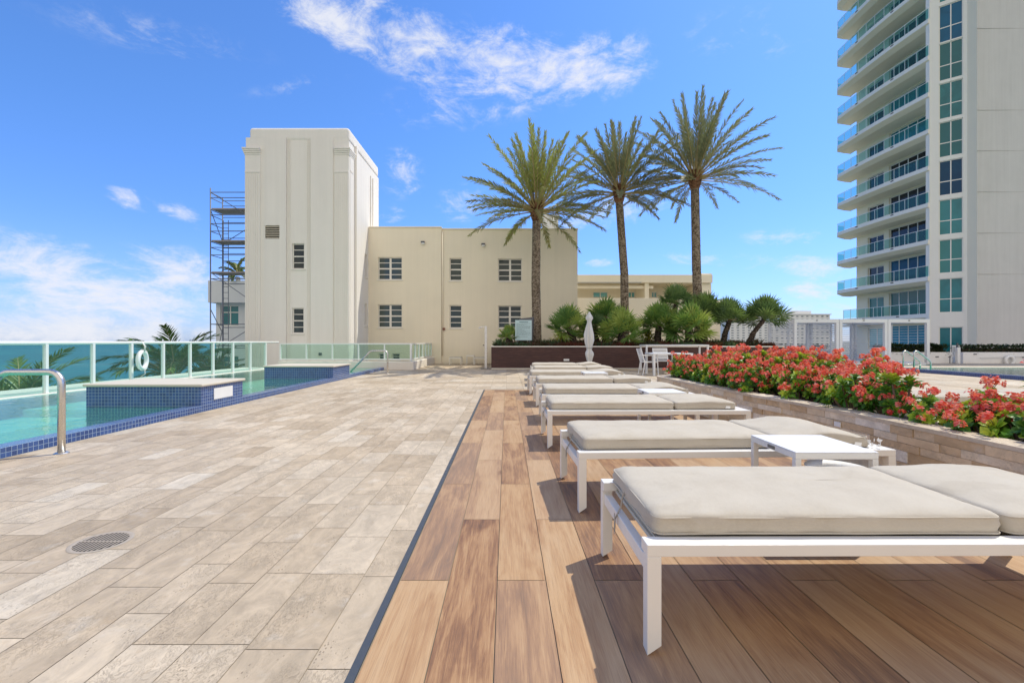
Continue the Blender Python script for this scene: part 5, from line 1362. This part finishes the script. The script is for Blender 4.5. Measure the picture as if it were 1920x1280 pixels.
# low wall and hedges on the right, dark fence behind cabanas
YWL = 22.9
e = empty('pool_wall', (30, YWL, 0), 'low pale wall behind the right pool with small dark recessed lights', 'wall')
mb = MB(); mb.box(xs4[2]+.1, px(1790, YWL), YWL+.12, YWL+.5, -.3, .56); mb.box(px(1806, YWL), 42, YWL, YWL+.5, -.3, .56); mb.box(9.5, xs4[2]+.09, 26.0, 26.4, -.3, .62); mb.build('wall', M['pool_wall'], e, bevel=.01)
for x, y in ((1761, 669), (1828, 664), (1919, 670)):
    q = P(x, y, YWL); mb = MB(); yy = YWL+(.12 if x < 1790 else 0); mb.box(q.x-.08, q.x+.08, yy-.02, yy-.002, q.z-.02, q.z+.03); mb.build('recessed_light', M['dark_steel'], e)
mb = MB(); mb.bar((px(1838, YWL-.05), YWL-.05, P(0, 670.5, YWL).z), (px(1925, YWL-.05), YWL-.05, P(0, 667.5, YWL).z), .03, .03); tag(mb.build('hook_pole', M['far_stucco']), 'long thin rescue pole hung on the low wall behind the life ring', 'rescue pole')
def hedge(x0, x1, y0, y1, z0, z1, n, seed, label, mat_='hedge_leaf'):
    rr = random.Random(seed); e = empty('hedge', ((x0+x1)/2, (y0+y1)/2, z0), label, 'hedge')
    mb = MB(); mb.cc = (.1, 0, 0); mb.box(x0+.12, x1-.12, y0+.15, y1-.12, z0, z1-.12); mb.build('core', M['soil'], e, uv=False)
    mb = MB()
    for i in range(n):
        p = Vector((rr.uniform(x0, x1), rr.choice([y0+rr.uniform(0, .2), rr.uniform(y0, y1)]), 0)); top = z1*(1)+.10*noise.noise(Vector((p.x*1.6, p.y*1.6, seed))); p.z = rr.uniform(z0+.02, top) if rr.random() < .7 else top-rr.uniform(0, .1)
        leaf(mb, p, Vector((rr.uniform(-1, 1), rr.uniform(-1, .4), rr.uniform(-.2, 1.2))), Vector((0, 0, 1)), rr.uniform(.10, .17), .07, rr.random(), rr)
    mb.build('foliage', M[mat_], e, uv=False)
hedge(xs4[2]+.2, px(1784, YWL), YWL+.15, YWL+.9, .4, .90, 2600, 1, 'dark hedge on the low wall left of the white gate')
hedge(px(1808, YWL), 33, YWL+.1, YWL+.9, .4, .88, 4200, 2, 'dark hedge on the low wall behind the life ring at right edge')
hedge(9.8, xs4[2]-.1, 26.1, 26.9, .4, .86, 2600, 3, 'dark hedge seen through the slats of the cabanas')
e = empty('timber_fence', (15, 25.8, 0), 'dark timber fence low behind the cabana slats', 'fence')
mb = MB(); mb.box(11.2, xs4[2]+.05, 25.6, 25.7, .0, .60); mb.build('boards', M['dark_timber'], e)
# gate
gx0, gx1 = px(1786, YWL+.3), px(1806, YWL+.3); e = empty('white_gate', ((gx0+gx1)/2, YWL+.3, 0), 'small white picket gate with a dark latch post between the two hedges', 'gate')
for i in range(9): x = gx0+(gx1-gx0)*i/8; mb = MB(); mb.box(x-.015, x+.015, YWL+.29, YWL+.31, .3, .86); mb.build('picket', M['white_paint'], e)
mb = MB(); mb.box(gx0, gx1, YWL+.32, YWL+.35, .84, .90); mb.box(gx0, gx1, YWL+.32, YWL+.35, .35, .40); mb.build('gate_rail', M['white_paint'], e)
mb = MB(); mb.box(px(1791, YWL), px(1796.5, YWL), YWL-.12, YWL, 0, .80); mb.build('post', M['white_paint'], e, bevel=.005)
mb = MB(); mb.box(px(1794, YWL)-.03, px(1794, YWL)+.03, YWL-.05, YWL, .801, 1.02); mb.build('latch', M['dark_steel'], e)
q = px(1781, YWL-.1); e = empty('garden_tap', (q, YWL-.1, 0), 'small dark standpipe tap before the low wall left of the gate', 'tap')
mb = MB(); mb.tube([(q, YWL-.1, 0), (q, YWL-.1, .38), (q+.07, YWL-.12, .40)], .02, 6); mb.build('pipe', M['dark_steel'], e); mb = MB(); mb.box(q-.06, q+.03, YWL-.13, YWL-.07, .30, .34); mb.build('handle', M['dark_steel'], e)

# life rings
def life_ring(c, nrm_, Rr_, r_, label, rope=True):
    e = empty('life_ring', c, label, 'life ring'); n_ = Vector(nrm_).normalized(); a = n_.cross(Vector((0, 0, 1))).normalized(); b = n_.cross(a); c = Vector(c)
    mb = MB(); mb.tube([c+(a*math.cos(R(10*i))+b*math.sin(R(10*i)))*Rr_ for i in range(36)], r_, 12, closed=True); mb.build('ring', M['ring_white'], e, smooth=True)
    mb = MB(); pts = [c+(a*math.cos(R(10*i))+b*math.sin(R(10*i)))*(Rr_+r_*(1.05+.35*abs(math.sin(R(20*i)))))+n_*r_*.3 for i in range(36)]; mb.tube(pts, .008, 5, closed=True)
    if rope:
        for k_ in range(5): mb.tube([c+n_*r_+a*(-.02+.012*k_)+b*-Rr_*1.0, c+n_*(r_+.01)+a*(-.04+.02*k_)+Vector((0, 0, Rr_+.18))*.9, c-n_*.02+Vector((0, 0, Rr_+.26))], .006, 4)
        mb.tube([c+Vector((0, 0, -Rr_))+n_*r_, c+Vector((0, .04, -Rr_-.14))+n_*.03, c+Vector((0, -.05, -Rr_-.2))], .009, 4)
    mb.build('rope', M['rope'], e, smooth=True)
q = P(261, 674, 10.65); life_ring((-8.80, 10.95, P(0, 675, 10.9).z), (.965, .26, 0), .20, .048, 'white life ring hanging on the white railing of the sea side')
qq = P(1893, 675, YWL-.1); life_ring((qq.x, YWL-.1, qq.z-.02), (0, -1, 0), .21, .065, 'white life ring hung on the low wall behind the right pool', False)

# ------------------------------------------------------------------ right pool
RX0, RY0, RY1 = 14.6, 3.5, 17.6
mb = MB(); mb.box(RX0+.25, 60, RY0, RY1, -.8, -.75); mb.box(RX0+.25, 60, RY1, RY1+.03, -.75, .02); mb.box(RX0+.22, RX0+.25, RY0, RY1, -.75, .0); tag(mb.build('right_pool_basin', M['plaster']), kind='structure')
mb = MB(); mb.quad((RX0+.25, RY0, WZ), (60, RY0, WZ), (60, RY1+.01, WZ), (RX0+.25, RY1+.01, WZ)); tag(mb.build('right_pool_water', M['pool_water']), kind='structure')
mb = MB(); mb.box(RX0, RX0+.25, RY0, RY1+.2, -.02, .118); tag(mb.build('right_pool_kerb', M['mosaic_navy'], bevel=.006), kind='structure')
mb = MB(); mb.box(RX0+.252, 60, RY1+.0, RY1+.4, -.02, .10); tag(mb.build('right_pool_coping', M['coping'], bevel=.01), kind='structure')
# ladder rails of the right pool
e = empty('pool_ladder_rail', (16.2, 17.4, .1), 'pair of bent steel ladder rails at the far corner of the right pool', 'handrail')
YL = 17.45
for (xa, xb, dy) in ((1693, 1725, 0), (1713.5, 1745, -.5)):
    Y = YL+dy; x0, x1 = px(xa, Y), px(xb, Y); zt_ = P(0, 658, Y).z; zl = P(0, 678, Y).z; mb = MB()
    pts = [Vector((x0, Y, .0))]+arc((x0+.10, Y, zt_-.10), (-1, 0, 0), (0, 0, 1), .10, 0, math.pi*.72, 7)+[Vector((x1-.04, Y, zl+.04)), Vector((x1, Y, zl-.03)), Vector((x1, Y, 0))]
    mb.tube(pts, .026, 10); mb.tube([(x0, Y, .22), (x1, Y, .22)], .014, 6); mb.build('pipe', M['steel'], e, smooth=True)

# ------------------------------------------------------------------ coconut palms below the terrace on the sea side
def coconut(c, seed, label, L_=2.6, nf=26, ground=-18.5, grp='coconut palms beyond the sea side railing', pet=.2):
    rr = random.Random(seed); c = Vector(c); b = Vector((c.x-.6, c.y+.5, ground)); e = empty('coconut_palm', b, label, 'palm tree', grp)
    tk = MB(); trunk_mesh(tk, [b, b.lerp(c, .5)+Vector((.3, 0, 0)), c], .17, .11, 60, 12, .03, rr); tk.build('trunk', M['palm_trunk'], e, uv=False)
    lf, ra = MB(), MB()
    for i in range(nf):
        u_ = (i+.5)/nf; azm = i*2.39996+rr.uniform(-.3, .3); frond(lf, ra, c+Vector((0, 0, .15)), azm, R(78-85*u_+rr.uniform(-8, 8)), L_*rr.uniform(.85, 1.1), R(60+40*u_), rr, 44, L_*.25, .62-.35*u_+rr.uniform(-.15, .25), .045, R(-12))
    lf.build('crown', M['coconut_leaf'], e, uv=False); ra.build('frond_stems', M['rachis'], e, uv=False)
coconut((-14.6, 13.6, -1.45), 91, 'leftmost coconut palm seen through the railing glass', 2.7, 30)
coconut((-12.4, 11.6, -1.75), 92, 'low coconut palm behind the big handrail, right of the leftmost one', 1.9, 24)
coconut((-13.4, 18.3, -.55), 93, 'coconut palm behind the railing right of the life ring', 2.7, 34)
coconut((-13.4, 20.6, -1.1), 94, 'coconut palm behind the railing beside the scaffold foot', 2.3, 26)
coconut((-15.2, 25.6, 4.75), 95, 'small arching palm in a pot on the balcony behind the scaffold', 1.15, 12, 3.3, None)
